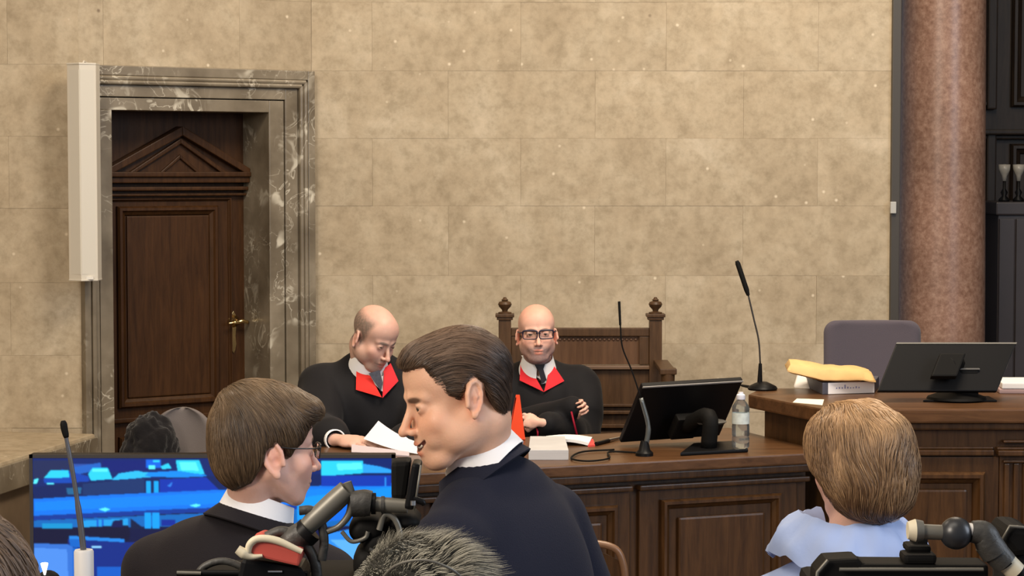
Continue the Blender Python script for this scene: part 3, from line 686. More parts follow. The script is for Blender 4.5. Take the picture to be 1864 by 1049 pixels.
# the picture
SW, SH = 560, 315
xs = np.linspace(0, 1, SW); ys = np.linspace(0, 1, SH)
sx0, sx1, sz1, sz0 = tx0+bz, tx1-bz, tz1-bz, tz0+bz+.01
pxL = 53+bz*F/YT; pxR = 719-bz*F/YT; pyT = 828+bz*F/YT; pyB = pyT+(sz1-sz0)*F/YT
PXg, PYg = np.meshgrid(pxL+(pxR-pxL)*xs, pyT+(pyB-pyT)*ys)
img = np.zeros((SH, SW, 3)); img[:] = (.0, .004, .05)
def poly(pts, col, soft=0):
    global img
    n = len(pts); ins = np.zeros(PXg.shape, bool); j = n-1
    for i in range(n):
        xi, yi = pts[i]; xj, yj = pts[j]
        c = ((yi > PYg) != (yj > PYg)) & (PXg < (xj-xi)*(PYg-yi)/((yj-yi) or 1e-9)+xi); ins ^= c; j = i
    img[ins] = col
def quad(x0, y0, x1, y1, col, sl=0): poly([(x0, y0), (x1, y0+sl), (x1, y1+sl), (x0, y1)], col)
CY1, CY2, BL1, BL2, NV, DK = (.02, .62, .95), (.10, .85, 1.0), (.0, .20, .88), (.0, .10, .60), (.0, .03, .26), (.0, .008, .05)
quad(52, 835, 720, 900, (.0, .015, .14)); quad(60, 838, 130, 872, (.01, .02, .09))
quad(128, 846, 184, 853, (.02, .08, .4)); poly([(128, 852), (183, 843), (183, 855), (128, 868)], (.01, .12, .55))
quad(186, 838, 268, 860, (.0, .01, .16)); poly([(112, 855), (160, 868), (165, 885), (110, 880)], (.0, .05, .42))
poly([(80, 871), (92, 857), (124, 857), (126, 871)], CY1); poly([(62, 874), (70, 872), (66, 882), (60, 882)], CY2); quad(84, 880, 98, 883, CY2)
poly([(78, 872), (127, 870), (127, 880), (80, 880)], (.0, .06, .45))
poly([(160, 864), (168, 853), (196, 853), (204, 873), (165, 876)], CY1); quad(167, 855, 195, 860, CY2)
poly([(203, 875), (216, 863), (250, 858), (262, 861), (290, 860), (300, 868), (262, 870), (245, 872)], (.02, .5, .95))
quad(266, 837, 292, 852, (.0, .12, .75)); quad(270, 848, 282, 855, CY2); poly([(292, 850), (306, 844), (312, 853), (295, 855)], CY1); quad(278, 838, 290, 842, CY1)
poly([(320, 838), (362, 838), (372, 864), (324, 862)], CY1); poly([(326, 842), (356, 842), (362, 858), (330, 857)], CY2)
poly([(270, 861), (325, 858), (375, 866), (375, 872), (262, 868)], (.0, .25, .9))
poly([(60, 888), (150, 878), (375, 868), (720, 862), (720, 900), (60, 908)], (.0, .012, .10))
poly([(150, 882), (262, 872), (262, 898), (150, 903)], (.005, .03, .14)); poly([(290, 874), (375, 870), (400, 895), (290, 898)], (.0, .03, .40))
for x in (266, 280): quad(x, 877, x+8, 900, (.0, .38, .95)); 
poly([(120, 890), (148, 888), (146, 900), (122, 902)], (.01, .12, .28)); poly([(304, 886), (314, 878), (310, 888)], (.02, .2, .8))
poly([(60, 910), (200, 902), (380, 894), (720, 880), (720, 930), (330, 930), (60, 943)], (.0, .17, .80))
poly([(62, 916), (200, 908), (380, 899), (720, 886), (720, 906), (62, 932)], (.0, .22, .92))
poly([(60, 941), (330, 928), (720, 915), (720, 924), (330, 936), (60, 950)], (.0, .035, .30))
poly([(178, 929), (190, 926), (200, 929), (190, 933)], CY2); poly([(344, 922), (356, 919), (366, 921), (356, 925)], CY2)
poly([(60, 950), (330, 938), (720, 925), (720, 960), (60, 962)], (.0, .13, .48)); quad(75, 955, 130, 964, (.0, .28, .62)); quad(150, 950, 232, 962, (.01, .33, .78), -4)
quad(262, 935, 274, 964, (.0, .33, .92)); quad(276, 935, 289, 964, (.0, .33, .92)); poly([(236, 945), (262, 965), (236, 965)], DK); quad(292, 948, 318, 960, (.0, .02, .30))
for x in (175, 184): quad(x, 948, x+3, 962, (.0, .10, .6))
poly([(60, 964), (128, 965), (150, 962), (232, 958), (236, 975), (232, 988), (150, 975), (122, 995), (60, 992)], (.0, .002, .03))
poly([(205, 950), (222, 948), (222, 962), (200, 962)], (.0, .005, .08))
poly([(124, 978), (225, 984), (225, 990), (124, 984)], (.01, .22, .75)); poly([(122, 984), (225, 990), (720, 1000), (720, 1300), (122, 1300)], (.0, .02, .22))
poly([(124, 984), (150, 984), (145, 1000), (126, 998)], (.0, .12, .55))
poly([(60, 992), (122, 994), (132, 1000), (138, 1300), (60, 1300)], (.03, .16, .62)); poly([(60, 1000), (120, 1003), (130, 1300), (70, 1300)], (.07, .26, .80))
poly([(130, 1000), (140, 1000), (146, 1300), (134, 1300)], (.0, .12, .55))
quad(165, 997, 183, 1000, (.25, .6, .95)); quad(175, 1036, 224, 1060, (.0, .10, .55))
# right hand part, beyond the two heads
poly([(585, 840), (660, 840), (662, 862), (585, 868)], CY1); poly([(612, 845), (658, 843), (660, 855), (615, 857)], CY2); poly([(660, 845), (690, 850), (712, 856), (712, 862), (660, 862)], (.02, .35, .95))
quad(585, 866, 712, 886, (.0, .035, .42)); poly([(560, 905), (715, 888), (715, 906), (560, 925)], (.0, .27, .92)); poly([(560, 925), (715, 906), (715, 940), (560, 955)], (.0, .14, .75))
quad(700, 870, 703, 886, (.02, .3, .9)); poly([(590, 975), (640, 965), (700, 1000), (700, 1300), (640, 1300)], (.02, .25, .85)); poly([(600, 985), (660, 985), (680, 1040), (640, 1020)], (.10, .42, .95))
poly([(540, 910), (600, 900), (600, 930), (540, 950)], (.0, .3, .9))
# gentle blur
for _ in range(2):
    p_ = np.pad(img, ((1, 1), (1, 1), (0, 0)), 'edge'); img = (p_[:-2, 1:-1]+p_[2:, 1:-1]+p_[1:-1, :-2]+p_[1:-1, 2:]+2*p_[1:-1, 1:-1])/6
me = bpy.data.meshes.new('screen')
V = np.zeros((SH*SW, 3)); V[:, 0] = np.tile(sx0+(sx1-sx0)*xs, SH); V[:, 1] = YT+.0025; V[:, 2] = np.repeat(sz1+(sz0-sz1)*ys, SW)
i = np.arange(SH-1)[:, None]*SW+np.arange(SW-1)[None]; i = i.ravel(); fc = np.stack([i, i+SW, i+SW+1, i+1], 1)
me.from_pydata(V.tolist(), [], fc.tolist())
ca = me.color_attributes.new('col', 'FLOAT_COLOR', 'POINT'); ca.data.foreach_set('color', np.concatenate([img.reshape(-1, 3), np.ones((SH*SW, 1))], 1).astype(np.float32).ravel())
ms = bpy.data.materials.new('screen_glow'); ms.use_nodes = True; N = ms.node_tree.nodes; L = ms.node_tree.links; b = N['Principled BSDF']
b.inputs['Base Color'].default_value = (.01, .01, .012, 1); b.inputs['Roughness'].default_value = .3
a_ = N.new('ShaderNodeAttribute'); a_.attribute_name = 'col'; L.new(a_.outputs['Color'], b.inputs['Emission Color']); b.inputs['Emission Strength'].default_value = .78
link_mesh('screen', me, ms, tv)
bm = BM(); xm2 = (tx0+tx1)/2; box(bm, xm2-.05, xm2+.05, YT+.05, YT+.09, .05, tz0+.3); obj('pole', bm, BLACKM, tv, bevel=.004)
bm = BM(); box(bm, xm2-.4, xm2+.4, YT-.2, YT+.28, 0, .05); obj('base', bm, BLACKM, tv, bevel=.01)

# ================================================================== THINGS ON THE SIDE DESK
def on1(px, py): return hitz(px, py, DZ)
# monitor seen from behind, tilted
def monitor(name, label, corners, th, stand_at, standz, cat='monitor', ledge=None):
    """corners: TL,TR,BR,BL world points of the back face"""
    tl, tr, br, bl = [Vector(c) for c in corners]
    n = (tr-tl).cross(bl-tl).normalized()
    if n.y > 0: n = -n           # towards camera
    t = thing(name, (stand_at[0], stand_at[1], standz), label, cat)
    bm = BM(); prism(bm, [tl, tr, br, bl], -n*th); obj('casing', bm, BLACKP, t, bevel=.004)
    c = (tl+tr+br+bl)/4; u = (tr-tl).normalized(); v = (bl-tl).normalized(); wdt = (tr-tl).length; h = (bl-tl).length
    bm = BM(); prism(bm, [tl+u*.0, tr, tr+v*.006, tl+v*.006], n*.0025); obj('top_edge', bm, ledge or GREYP, t)
    bm = BM(); a = c+n*.03+v*h*.08; s = [a-u*.045-v*.045, a+u*.045-v*.045, a+u*.045+v*.05, a-u*.045+v*.05]; prism(bm, s, n*.035); obj('mount', bm, BLACKM, t, bevel=.006)
    bm = BM(); sb = Vector((stand_at[0], stand_at[1], standz))
    tube(bm, spline([a+n*.02, sb+Vector((0, .0, .12)), sb+Vector((0, 0, .015))], 5), .028, 12); obj('neck', bm, BLACKM, t, smooth=True)
    return t, u, v, n
tl = f1.hit(1170, 705, -.30); 
def M1(px, py, n): 
    u, w_ = f1.hit(px, py, n); return f1.p(u, n, w_)
c1 = [M1(1170, 704, -.22), M1(1353, 693, -.22), M1(1300, 822, -.40), M1(1124, 820, -.40)]
c1[3] = c1[0].lerp(c1[3], min(1, (c1[0].z-DZ-.012)/(c1[0].z-c1[3].z)))
c1[2] = c1[1]+(c1[3]-c1[0])
st = on1(1290, 822)
mt, mu_, mv_, mn_ = monitor('desktop_monitor', 'black monitor seen from behind, tilted, on the side desk left of the bottle', c1, .02, (st.x, st.y), DZ, ledge=mat('edge_grey', (.3, .28, .26), .35))
bm = BM(); b0 = [on1(1238, 831), on1(1362, 824), on1(1352, 808), on1(1262, 813)]
for p_ in b0: p_.z = DZ+.0005
prism(bm, b0, (0, 0, .012)); obj('base_plate', bm, BLACKP, mt, bevel=.004)
bm = BM(); c_ = (M1(1250, 768, -.2)+M1(1330, 768, -.2))/2; e0, e1 = M1(1255, 764, -.17), M1(1332, 768, -.17)
lathe(bm, (c_.x, c_.y+.0, c_.z-.005), [(.0, 0), (.055, .0), (.062, .006), (.055, .010), (.0, .012)], seg=24); obj('pivot_disc', bm, GREYP, mt, smooth=True, autos=True)
# bottle
bq = on1(1348, 823); s = 1.0; zt = P(1348, 714, bq.y).z-DZ
bt = thing('water_bottle', (bq.x, bq.y, DZ+.013), 'clear plastic water bottle with white label and cap beside the tilted monitor', 'bottle')
glass = mat('clear_pet', (.75, .80, .80), .08); gN, gL, gb = nodes_of(glass); gb.inputs['Transmission Weight'].default_value = .92; gb.inputs['IOR'].default_value = 1.2
R = 16*bq.y/F
H = zt-.013
bm = BM(); lathe(bm, (bq.x, bq.y, DZ+.013), [(R*.8, 0), (R, .006), (R, H*.18), (R*.93, H*.21), (R, H*.24), (R, H*.40), (R*.96, H*.42), (R*.96, H*.66), (R, H*.68), (R*.98, H*.74), (R*.75, H*.80), (R*.45, H*.86), (R*.40, H*.9)], seg=28); obj('body', bm, glass, bt, smooth=True)
bm = BM(); lathe(bm, (bq.x, bq.y, DZ+.013), [(R*1.01, H*.44), (R*1.01, H*.64)], seg=28, cap=False); obj('paper_label', bm, mat('bottle_label', (.55, .60, .58), .5, var=.15, vscale=60), bt, smooth=True)
bm = BM(); lathe(bm, (bq.x, bq.y, DZ+.013), [(R*.50, H*.87), (R*.52, H*.88), (R*.50, H*.95), (R*.30, H*.97), (R*.28, H)], seg=20); obj('cap', bm, mat('cap_white', (.72, .72, .80), .4), bt, smooth=True, autos=True)
# gooseneck microphone on the side desk
def mic(name, label, pts, rads, mats, basec=None, headmat=BLACKM, base_mesh=None):
    t = thing(name, basec, label, 'microphone')
    return t
gp = on1(1173, 830)
gm = thing('gooseneck_microphone', (gp.x, gp.y, DZ), 'thin gooseneck microphone rising in front of the carved armchair', 'microphone')
yg = gp.y
bm = BM(); tube(bm, spline([P(1176, 812, yg), P(1180, 775, yg), P(1167, 725, yg)], 6), [.009]*6+[.0075]*7, 10); obj('lower_stem', bm, mat('stem_grey', (.12, .13, .13), .3, .5), gm, smooth=True)
bm = BM(); tube(bm, spline([P(1167, 725, yg), P(1150, 675, yg), P(1133, 632, yg), P(1129, 590, yg)], 6), .0026, 8); obj('gooseneck', bm, BLACKM, gm, smooth=True)
bm = BM(); tube(bm, [P(1129, 592, yg), P(1127, 549, yg)], [.004, .0045], 10); obj('microphone_head', bm, BLACKM, gm, smooth=True, autos=True)
bm = BM(); lathe(bm, (gp.x, gp.y, DZ), [(.03, 0), (.03, .01), (.02, .02), (.013, .05)], seg=18); obj('base', bm, BLACKP, gm, smooth=True, autos=True)
# cable
def cable(name, pts, r, m, label, cat='cable', n=8):
    bm = BM(); tube(bm, spline(pts, n), r, 8); return top(obj(name, bm, m, None, smooth=True), label, cat)
cable('desk_cable', [on1(1170, 828)+Vector((0, 0, .006)), on1(1110, 826)+Vector((0, 0, .006)), on1(1108, 838)+Vector((0, 0, .006)), on1(1070, 843)+Vector((0, 0, .006)), on1(1040, 838)+Vector((0, 0, .006)), on1(1060, 826)+Vector((0, 0, .006)), on1(1118, 822)+Vector((0, 0, .006))], .0032, BLACKM, 'black cable looped flat on the side desk between papers and monitor')
# papers
def sheet(name, cs, label, m=PAPER, thick=.0015, group=None, bulge=0, cat='paper', n=8, zb=None):
    a, b, c, d = [Vector(p) for p in cs]; pts = []
    for j in range(n):
        t = j/(n-1); row = []
        for i in range(n):
            s = i/(n-1); p = a.lerp(b, s).lerp(d.lerp(c, s), t); p.z += bulge*math.sin(PI*s)*(1-.4*t)+.0008*noise.noise(p*30); row.append(p)
        pts.append(row)
    return top(gridmesh(name, pts, n, n, m, None, thick), label, cat, group)
def flat(pxs, z, dz_=0): return [hitz(x, y, z)+Vector((0, 0, dz_)) for x, y in pxs]
b_ = flat([(962, 838), (1035, 838), (1028, 812), (965, 812)], DZ)
bm = BM(); prism(bm, b_, (0, 0, .034)); top(obj('file_stack', bm, mat('file_paper', (.50, .49, .49), .8, var=.08, vscale=8, stretch=(1, 1, 90)), bevel=.002), 'grey-white block of stacked files on the side desk by the suited man', 'files')
sheet('document_stack', flat([(992, 811), (1072, 813), (1078, 802), (994, 800)], DZ, .012), 'white open document lying behind the grey files on the desk', mat('white_doc', (.80, .80, .80), .8), .010, cat='document', bulge=.012)
RED = mat('red_card', (.66, .05, .03), .55)
REDB = mat('red_bright', (.80, .075, .025), .6)
sheet('red_folder_tip', flat([(1070, 814), (1083, 813), (1080, 803), (1074, 801)], DZ, .006), 'small red folder corner beyond the white documents', mat('pinkish_red', (.7, .08, .07), .6), .006, cat='folder')
# red standing paper by the man's neck
yr = 7.75
top_ = P(942, 719, yr); b0 = P(926, 800, yr); b1 = P(957, 806, yr)
rp = thing('red_pennant', ((b0.x+b1.x)/2, yr, DZ), 'tall pointed bright red card standing behind the suited man on the desk', 'card')
bm = BM(); zf = DZ
a0 = b0+(b0-top_)*((b0.z-zf)/(top_.z-b0.z)); a1 = b1+(b1-top_)*((b1.z-zf)/(top_.z-b1.z))
prism(bm, [a0, a1, P(946, 719, yr), P(939, 719, yr)], (0, .003, 0)); prism(bm, [a0, a1+Vector((0, 0, 0)), (a1.x, yr+.05, zf+.002), (a0.x, yr+.05, zf+.002)], (0, 0, .002)); obj('card_face', bm, REDB, rp)
bm = BM(); prism(bm, [a0.lerp(top_, .02), P(940, 724, yr), P(938, 724, yr), a0+Vector((-.004, 0, 0))], (0, .006, 0)); obj('folded_edge', bm, RED, rp)
# spectacles / pens on the desk
g0 = on1(1095, 812); pn = thing('pen_case', (g0.x, g0.y, DZ), 'black and silver pen lying near the monitor on the side desk', 'pen')
bm = BM(); tube(bm, [on1(1085, 812)+Vector((0, 0, .007)), on1(1108, 806)+Vector((0, 0, .007))], .007, 10); obj('barrel', bm, BLACKP, pn, smooth=True, autos=True)
bm = BM(); tube(bm, [on1(1108, 806)+Vector((0, 0, .007)), on1(1128, 801)+Vector((0, 0, .007))], [.007, .005], 10); obj('cap', bm, SILVER, pn, smooth=True, autos=True)

# ================================================================== THINGS ON THE PRESIDING DESK
def on2(px, py): return hitz(px, py, HZ)
ym = 7.62
c2 = [P(1632, 624, ym+.05), P(1851, 624, ym+.05), P(1815, 712, ym-.03), P(1597, 712, ym-.03)]
sq = on2(1750, 731)
mt, *_ = monitor('desktop_monitor', 'black monitor seen from behind on the tall presiding desk, beside the grey chair', c2, .02, (sq.x, sq.y+.03), HZ, ledge=mat('edge_grey2', (.16, .15, .13), .35))
bm = BM(); prism(bm, [on2(1680, 732), on2(1815, 732), on2(1800, 724), on2(1697, 724)], (0, 0, .006)); obj('base_plate', bm, BLACKP, mt, bevel=.002)
bm = BM(); lathe(bm, (sq.x-.01, sq.y+.035, HZ+.006), [(.105, 0), (.10, .008), (.06, .022), (.03, .03)], seg=28); obj('base_dome', bm, BLACKM, mt, smooth=True, autos=True)
bm = BM(); q = P(1763, 673, sq.y+.0); box(bm, q.x-.033, q.x+.033, q.y-.02, q.y+.04, HZ+.02, q.z); obj('stand_block', bm, BLACKM, mt, bevel=.008)
bm = BM(); box(bm, q.x-.036, q.x+.036, q.y-.022, q.y+.03, q.z, q.z+.006); obj('stand_cap', bm, GREYP, mt, bevel=.003)
# gooseneck mic 2
mq = on2(1388, 710); yq = mq.y
g2 = thing('gooseneck_microphone', (mq.x, yq, HZ), 'tall black gooseneck microphone on a desk stand at the left end of the presiding desk', 'microphone')
bm = BM(); lathe(bm, (mq.x, yq, HZ), [(.052, 0), (.055, .006), (.05, .014), (.03, .024), (.016, .03)], seg=24); obj('base', bm, BLACKP, g2, smooth=True, autos=True)
bm = BM(); tube(bm, [P(1383, 700, yq), P(1384, 662, yq)], [.010, .006], 12); obj('lower_stem', bm, BLACKP, g2, smooth=True, autos=True)
bm = BM(); tube(bm, spline([P(1384, 664, yq), P(1381, 620, yq), P(1372, 580, yq), P(1362, 537, yq)], 6), .0032, 8); obj('gooseneck', bm, mat('neck_grey', (.05, .045, .04), .35, .4), g2, smooth=True)
bm = BM(); tube(bm, [P(1362, 538, yq), P(1359, 528, yq), P(1343, 480, yq), P(1341, 475, yq)], [.006, .0095, .0095, .006], 12); obj('microphone_head', bm, BLACKM, g2, smooth=True, autos=True)
cable('microphone_cable', [P(1362, 705, yq+.03), P(1350, 702, yq+.1), P(1366, 704, yq+.02), P(1378, 706, yq+.0)], .004, BLACKM, 'short black cable end at the gooseneck stand on the presiding desk')
# envelope: padded, yellow
ENV = mat('manila', (.72, .47, .20), .65, var=.10, vscale=14, bump=.3, bscale=18)
ye = 7.66; bd = thing('ring_binder', (P(1545, 705, ye).x, ye, HZ), 'dark binder with a white printed spine label under the yellow envelope', 'binder')
bx = [hitz(1497, 719, HZ), hitz(1592, 716, HZ), hitz(1600, 706, HZ), hitz(1466, 704, HZ)]
zt_ = P(1540, 697, bx[0].y).z
bm = BM(); prism(bm, bx, (0, 0, zt_-HZ)); obj('cover', bm, mat('binder_grey', (.075, .075, .10), .5), bd, bevel=.003)
fl = Fr((bx[0].x, bx[0].y, 0), (bx[1]-bx[0])); lb = (bx[1]-bx[0]).length
bm = BM(); fbox(bm, fl, .022, lb-.002, HZ+.002, zt_-.001, 0, .002); lab = obj('spine_label', bm, mat('label_white', (.92, .91, .95), .6), bd)
bm = BM()
random.seed(3)
for k in range(9):
    u = .052+k*.011; h = random.uniform(.004, .008)
    if k == 3: h = .014
    fbox(bm, fl, u, u+.005, HZ+.02, HZ+.02+h, .002, .0026)
obj('print', bm, mat('blue_print', (.28, .30, .55), .7), lab)
sheet('loose_paper', flat([(1443, 733), (1497, 738), (1500, 728), (1451, 726)], HZ, .001), 'loose white paper near the front edge of the presiding desk', mat('cream_paper', (.85, .82, .68), .8), .001)
b2 = [P(1447, 700, 7.9), P(1478, 699, 7.9), P(1500, 705, 7.85), P(1448, 706, 7.85)]
bm = BM(); p_ = [hitz(1446, 706, HZ), hitz(1490, 708, HZ), hitz(1485, 704, HZ), hitz(1450, 703, HZ)]; prism(bm, [p_[0], p_[1]-Vector((.03, 0, 0)), p_[1]+Vector((-.03, .05, .03)), p_[0]+Vector((.02, .05, .045))], (0, .02, .004)); 
top(obj('crumpled_paper', bm, PAPER, None, bevel=.002), 'white folded paper tucked behind the binder on the presiding desk', 'paper')
# envelope mesh: lofted cushion
def env():
    zc = zt_
    # outline corners in px at depth: left far, right, thickness
    nu, nv = 30, 12; bm = BM(); T = []; Bt = []
    ya0 = bx[0].y+.0
    L0 = P(1440, 672, ya0+.10); R0 = P(1588, 700, ya0+.02)
    front0 = P(1497, 690, ya0-.0)
    for j in range(nv):
        t = j/(nv-1); rt = []; rb = []
        for i in range(nu):
            s = i/(nu-1)
            x = P(1433, 700, ya0).x*(1-s)+P(1594, 700, ya0).x*s
            dy = t*.24+(1-s)*.0
            e = min(1, math.sin(PI*min(max(s, .0), 1))**.20 if 0 < s < 1 else 0)*min(1, (math.sin(PI*t) if 0 < t < 1 else 0)**.22)
            base = zc+.012+max(0, (.42-s))*.075
            if s > .85: base -= (s-.85)*.05
            top_h = .042*(1-.25*s)*e + .004
            wob = .006*noise.noise(Vector((s*7, t*4, 1)))
            fr_ = .004
            y = ya0-.012+fr_+dy
            if t == 0: y += .006
            rt.append(bm.verts.new((x+.02*t, y, base+top_h+wob))); rb.append(bm.verts.new((x+.02*t, y, base-.003+wob*.3-.008*e*(1 if s < .85 else .3))))
        T.append(rt); Bt.append(rb)
    for j in range(nv-1):
        for i in range(nu-1):
            bm.faces.new((T[j][i], T[j][i+1], T[j+1][i+1], T[j+1][i])); bm.faces.new((Bt[j][i], Bt[j+1][i], Bt[j+1][i+1], Bt[j][i+1]))
    for i in range(nu-1):
        bm.faces.new((T[0][i], Bt[0][i], Bt[0][i+1], T[0][i+1])); bm.faces.new((T[-1][i], T[-1][i+1], Bt[-1][i+1], Bt[-1][i]))
    for j in range(nv-1):
        bm.faces.new((T[j][0], T[j+1][0], Bt[j+1][0], Bt[j][0])); bm.faces.new((T[j][-1], Bt[j][-1], Bt[j+1][-1], T[j+1][-1]))
    bmesh.ops.recalc_face_normals(bm, faces=bm.faces[:])
    return bm
ev = obj('padded_envelope', env(), ENV, None, smooth=True, autos=True); top(ev, 'bulging yellow manila envelope lying on the dark binder', 'envelope')
# papers at the right edge
q = on2(1845, 716)
for k, (dz0, th, c0, lab_) in enumerate(((.0, .016, 'folder_pink', 'pinkish-brown folder under the white sheets at the far right of the presiding desk'), (.017, .022, 'paper', 'thick pile of white sheets at the far right of the presiding desk'))):
    x0_ = P(1817+k*5, 700, q.y).x
    pts = [(x0_, q.y-.02, HZ+dz0), (x0_+.4, q.y-.04, HZ+dz0), (x0_+.42, q.y+.2, HZ+dz0), (x0_+.02, q.y+.2, HZ+dz0)]
    bm = BM(); prism(bm, pts, (0, 0, th)); o_ = obj('paper_pile' if k else 'folder', bm, PAPER if k else mat('folder_pink', (.36, .25, .24), .7), bevel=.004, smooth=False)
    top(o_, lab_, 'papers' if k else 'folder')
# ================================================================== SMOOTH BODY MODELLER (signed distance + surface nets)
def T4(loc, yaw=0, pitch=0, roll=0):
    return Matrix.Translation(Vector(loc)) @ Matrix.Rotation(yaw, 4, 'Z') @ Matrix.Rotation(pitch, 4, 'X') @ Matrix.Rotation(roll, 4, 'Y')
class SDF:
    def __init__(s): s.p = []; s.M = Matrix.Identity(4)
    def frame(s, M): s.M = M.copy(); return s
    def _add(s, kind, prm, k, op, c, r):
        cw = s.M @ Vector(c); s.p.append((kind, prm, k, op, np.array(s.M.inverted()), np.array(cw), r+k+.02))
    def ell(s, c, r, k=.015, op='+', rot=None):
        R = np.array(rot.to_3x3().inverted()) if rot is not None else None
        s._add('e', (np.array(c, float), np.array(r, float), R), k, op, c, max(r)); return s
    def rc(s, a, b, r1, r2=None, k=.015, op='+', fl=None):
        r2 = r1 if r2 is None else r2; a = np.array(a, float); b = np.array(b, float)
        s._add('c', (a, b, r1, r2, fl), k, op, tuple((a+b)/2), np.linalg.norm(b-a)/2+max(r1, r2)*(1.0/min(fl) if fl is not None else 1)); return s
    def box(s, c, h, k=.01, op='+', rot=None, rd=.0):
        R = np.array(rot.to_3x3().inverted()) if rot is not None else None
        s._add('b', (np.array(c, float), np.array(h, float), R, rd), k, op, c, float(np.linalg.norm(h))); return s
    def both(s, f, *a, **kw):
        for sg in (1, -1): f(*[tuple([x[0]*sg, x[1], x[2]]) if isinstance(x, tuple) and i < kw.get('_n', 1) else x for i, x in enumerate(a)], **{q: v for q, v in kw.items() if q != '_n'})
    def dist(s, prim, X, Y, Z):
        kind, prm, k, op, Mi, c, r = prim
        x = Mi[0, 0]*X+Mi[0, 1]*Y+Mi[0, 2]*Z+Mi[0, 3]; y = Mi[1, 0]*X+Mi[1, 1]*Y+Mi[1, 2]*Z+Mi[1, 3]; z = Mi[2, 0]*X+Mi[2, 1]*Y+Mi[2, 2]*Z+Mi[2, 3]
        if kind == 'c':
            a, b, r1, r2, fl = prm; ab = b-a; L2 = ab@ab
            x = x-a[0]; y = y-a[1]; z = z-a[2]
            h = np.clip((x*ab[0]+y*ab[1]+z*ab[2])/L2, 0, 1)
            dx, dy, dz = x-h*ab[0], y-h*ab[1], z-h*ab[2]
            if fl is not None: dx, dy, dz = dx*fl[0], dy*fl[1], dz*fl[2]
            return np.sqrt(dx*dx+dy*dy+dz*dz)-(r1+(r2-r1)*h)
        c_, r_, R = prm[:3]; x = x-c_[0]; y = y-c_[1]; z = z-c_[2]
        if R is not None: x, y, z = R[0, 0]*x+R[0, 1]*y+R[0, 2]*z, R[1, 0]*x+R[1, 1]*y+R[1, 2]*z, R[2, 0]*x+R[2, 1]*y+R[2, 2]*z
        if kind == 'e':
            k0 = np.sqrt((x/r_[0])**2+(y/r_[1])**2+(z/r_[2])**2); k1 = np.sqrt((x/r_[0]**2)**2+(y/r_[1]**2)**2+(z/r_[2]**2)**2)
            return k0*(k0-1)/np.maximum(k1, 1e-6)
        rd = prm[3]; qx, qy, qz = np.abs(x)-r_[0]+rd, np.abs(y)-r_[1]+rd, np.abs(z)-r_[2]+rd
        return np.sqrt(np.maximum(qx, 0)**2+np.maximum(qy, 0)**2+np.maximum(qz, 0)**2)+np.minimum(np.maximum(qx, np.maximum(qy, qz)), 0)-rd
    @staticmethod
    def comb(F_, d, k, op):
        if op == '+':
            h = np.clip(.5+.5*(F_-d)/k, 0, 1); return F_*(1-h)+d*h-k*h*(1-h)
        d = -d if op == '-' else d      # '&' keeps the inside of d
        h = np.clip(.5-.5*(F_-d)/k, 0, 1); return F_*(1-h)+d*h+k*h*(1-h)
    def grid(s, ax, ay, az):
        Fv = np.full((len(ax), len(ay), len(az)), 1.0, np.float32)
        for pr in s.p:
            kind, prm, k, op, Mi, c, r = pr
            if op == '&': sl = [slice(0, len(a)) for a in (ax, ay, az)]
            else:
                sl = [slice(max(0, int(np.searchsorted(a, c[i]-r))), int(np.searchsorted(a, c[i]+r))) for i, a in enumerate((ax, ay, az))]
                if any(q.stop <= q.start for q in sl): continue
            X = ax[sl[0]][:, None, None]; Y = ay[sl[1]][None, :, None]; Z = az[sl[2]][None, None, :]
            d = s.dist(pr, X, Y, Z); Fv[tuple(sl)] = s.comb(Fv[tuple(sl)], d, k, op)
        return Fv
    def ev(s, pts):
        X, Y, Z = np.array(pts, float).T; Fv = np.full(X.shape, 1.0)
        for pr in s.p: Fv = s.comb(Fv, s.dist(pr, X, Y, Z), pr[2], pr[3])
        return Fv
    def normal(s, pts, e=.002):
        pts = np.array(pts, float); g = np.zeros_like(pts)
        for i in range(3):
            dl = np.zeros(3); dl[i] = e; g[:, i] = s.ev(pts+dl)-s.ev(pts-dl)
        return g/np.maximum(np.linalg.norm(g, axis=1, keepdims=True), 1e-9)
    def project(s, pts, off=0.0, it=8):
        pts = np.array(pts, float)
        for _ in range(it):
            d = s.ev(pts)-off; pts = pts-s.normal(pts)*np.clip(d, -.05, .05)[:, None]
        return pts
    def march(s, pts, dr, off=0.0, it=40):
        pts = np.array(pts, float); dr = np.array(dr, float)/np.linalg.norm(dr); t = np.zeros(len(pts))
        for _ in range(it): d = s.ev(pts+t[:, None]*dr)-off; t += np.clip(d, -.03, .06)*.8
        return pts+t[:, None]*dr
def axis(lo, hi, coarse, fines):
    """spacing 'coarse' from lo to hi, finer bands (a,b,step)"""
    out = [lo]
    while out[-1] < hi:
        x = out[-1]; st = coarse
        for a, b, h in fines:
            if a-1e-6 <= x < b: st = min(st, h)
            elif x < a < x+st: st = min(st, max(a-x, h))
        out.append(x+st)
    return np.array(out)
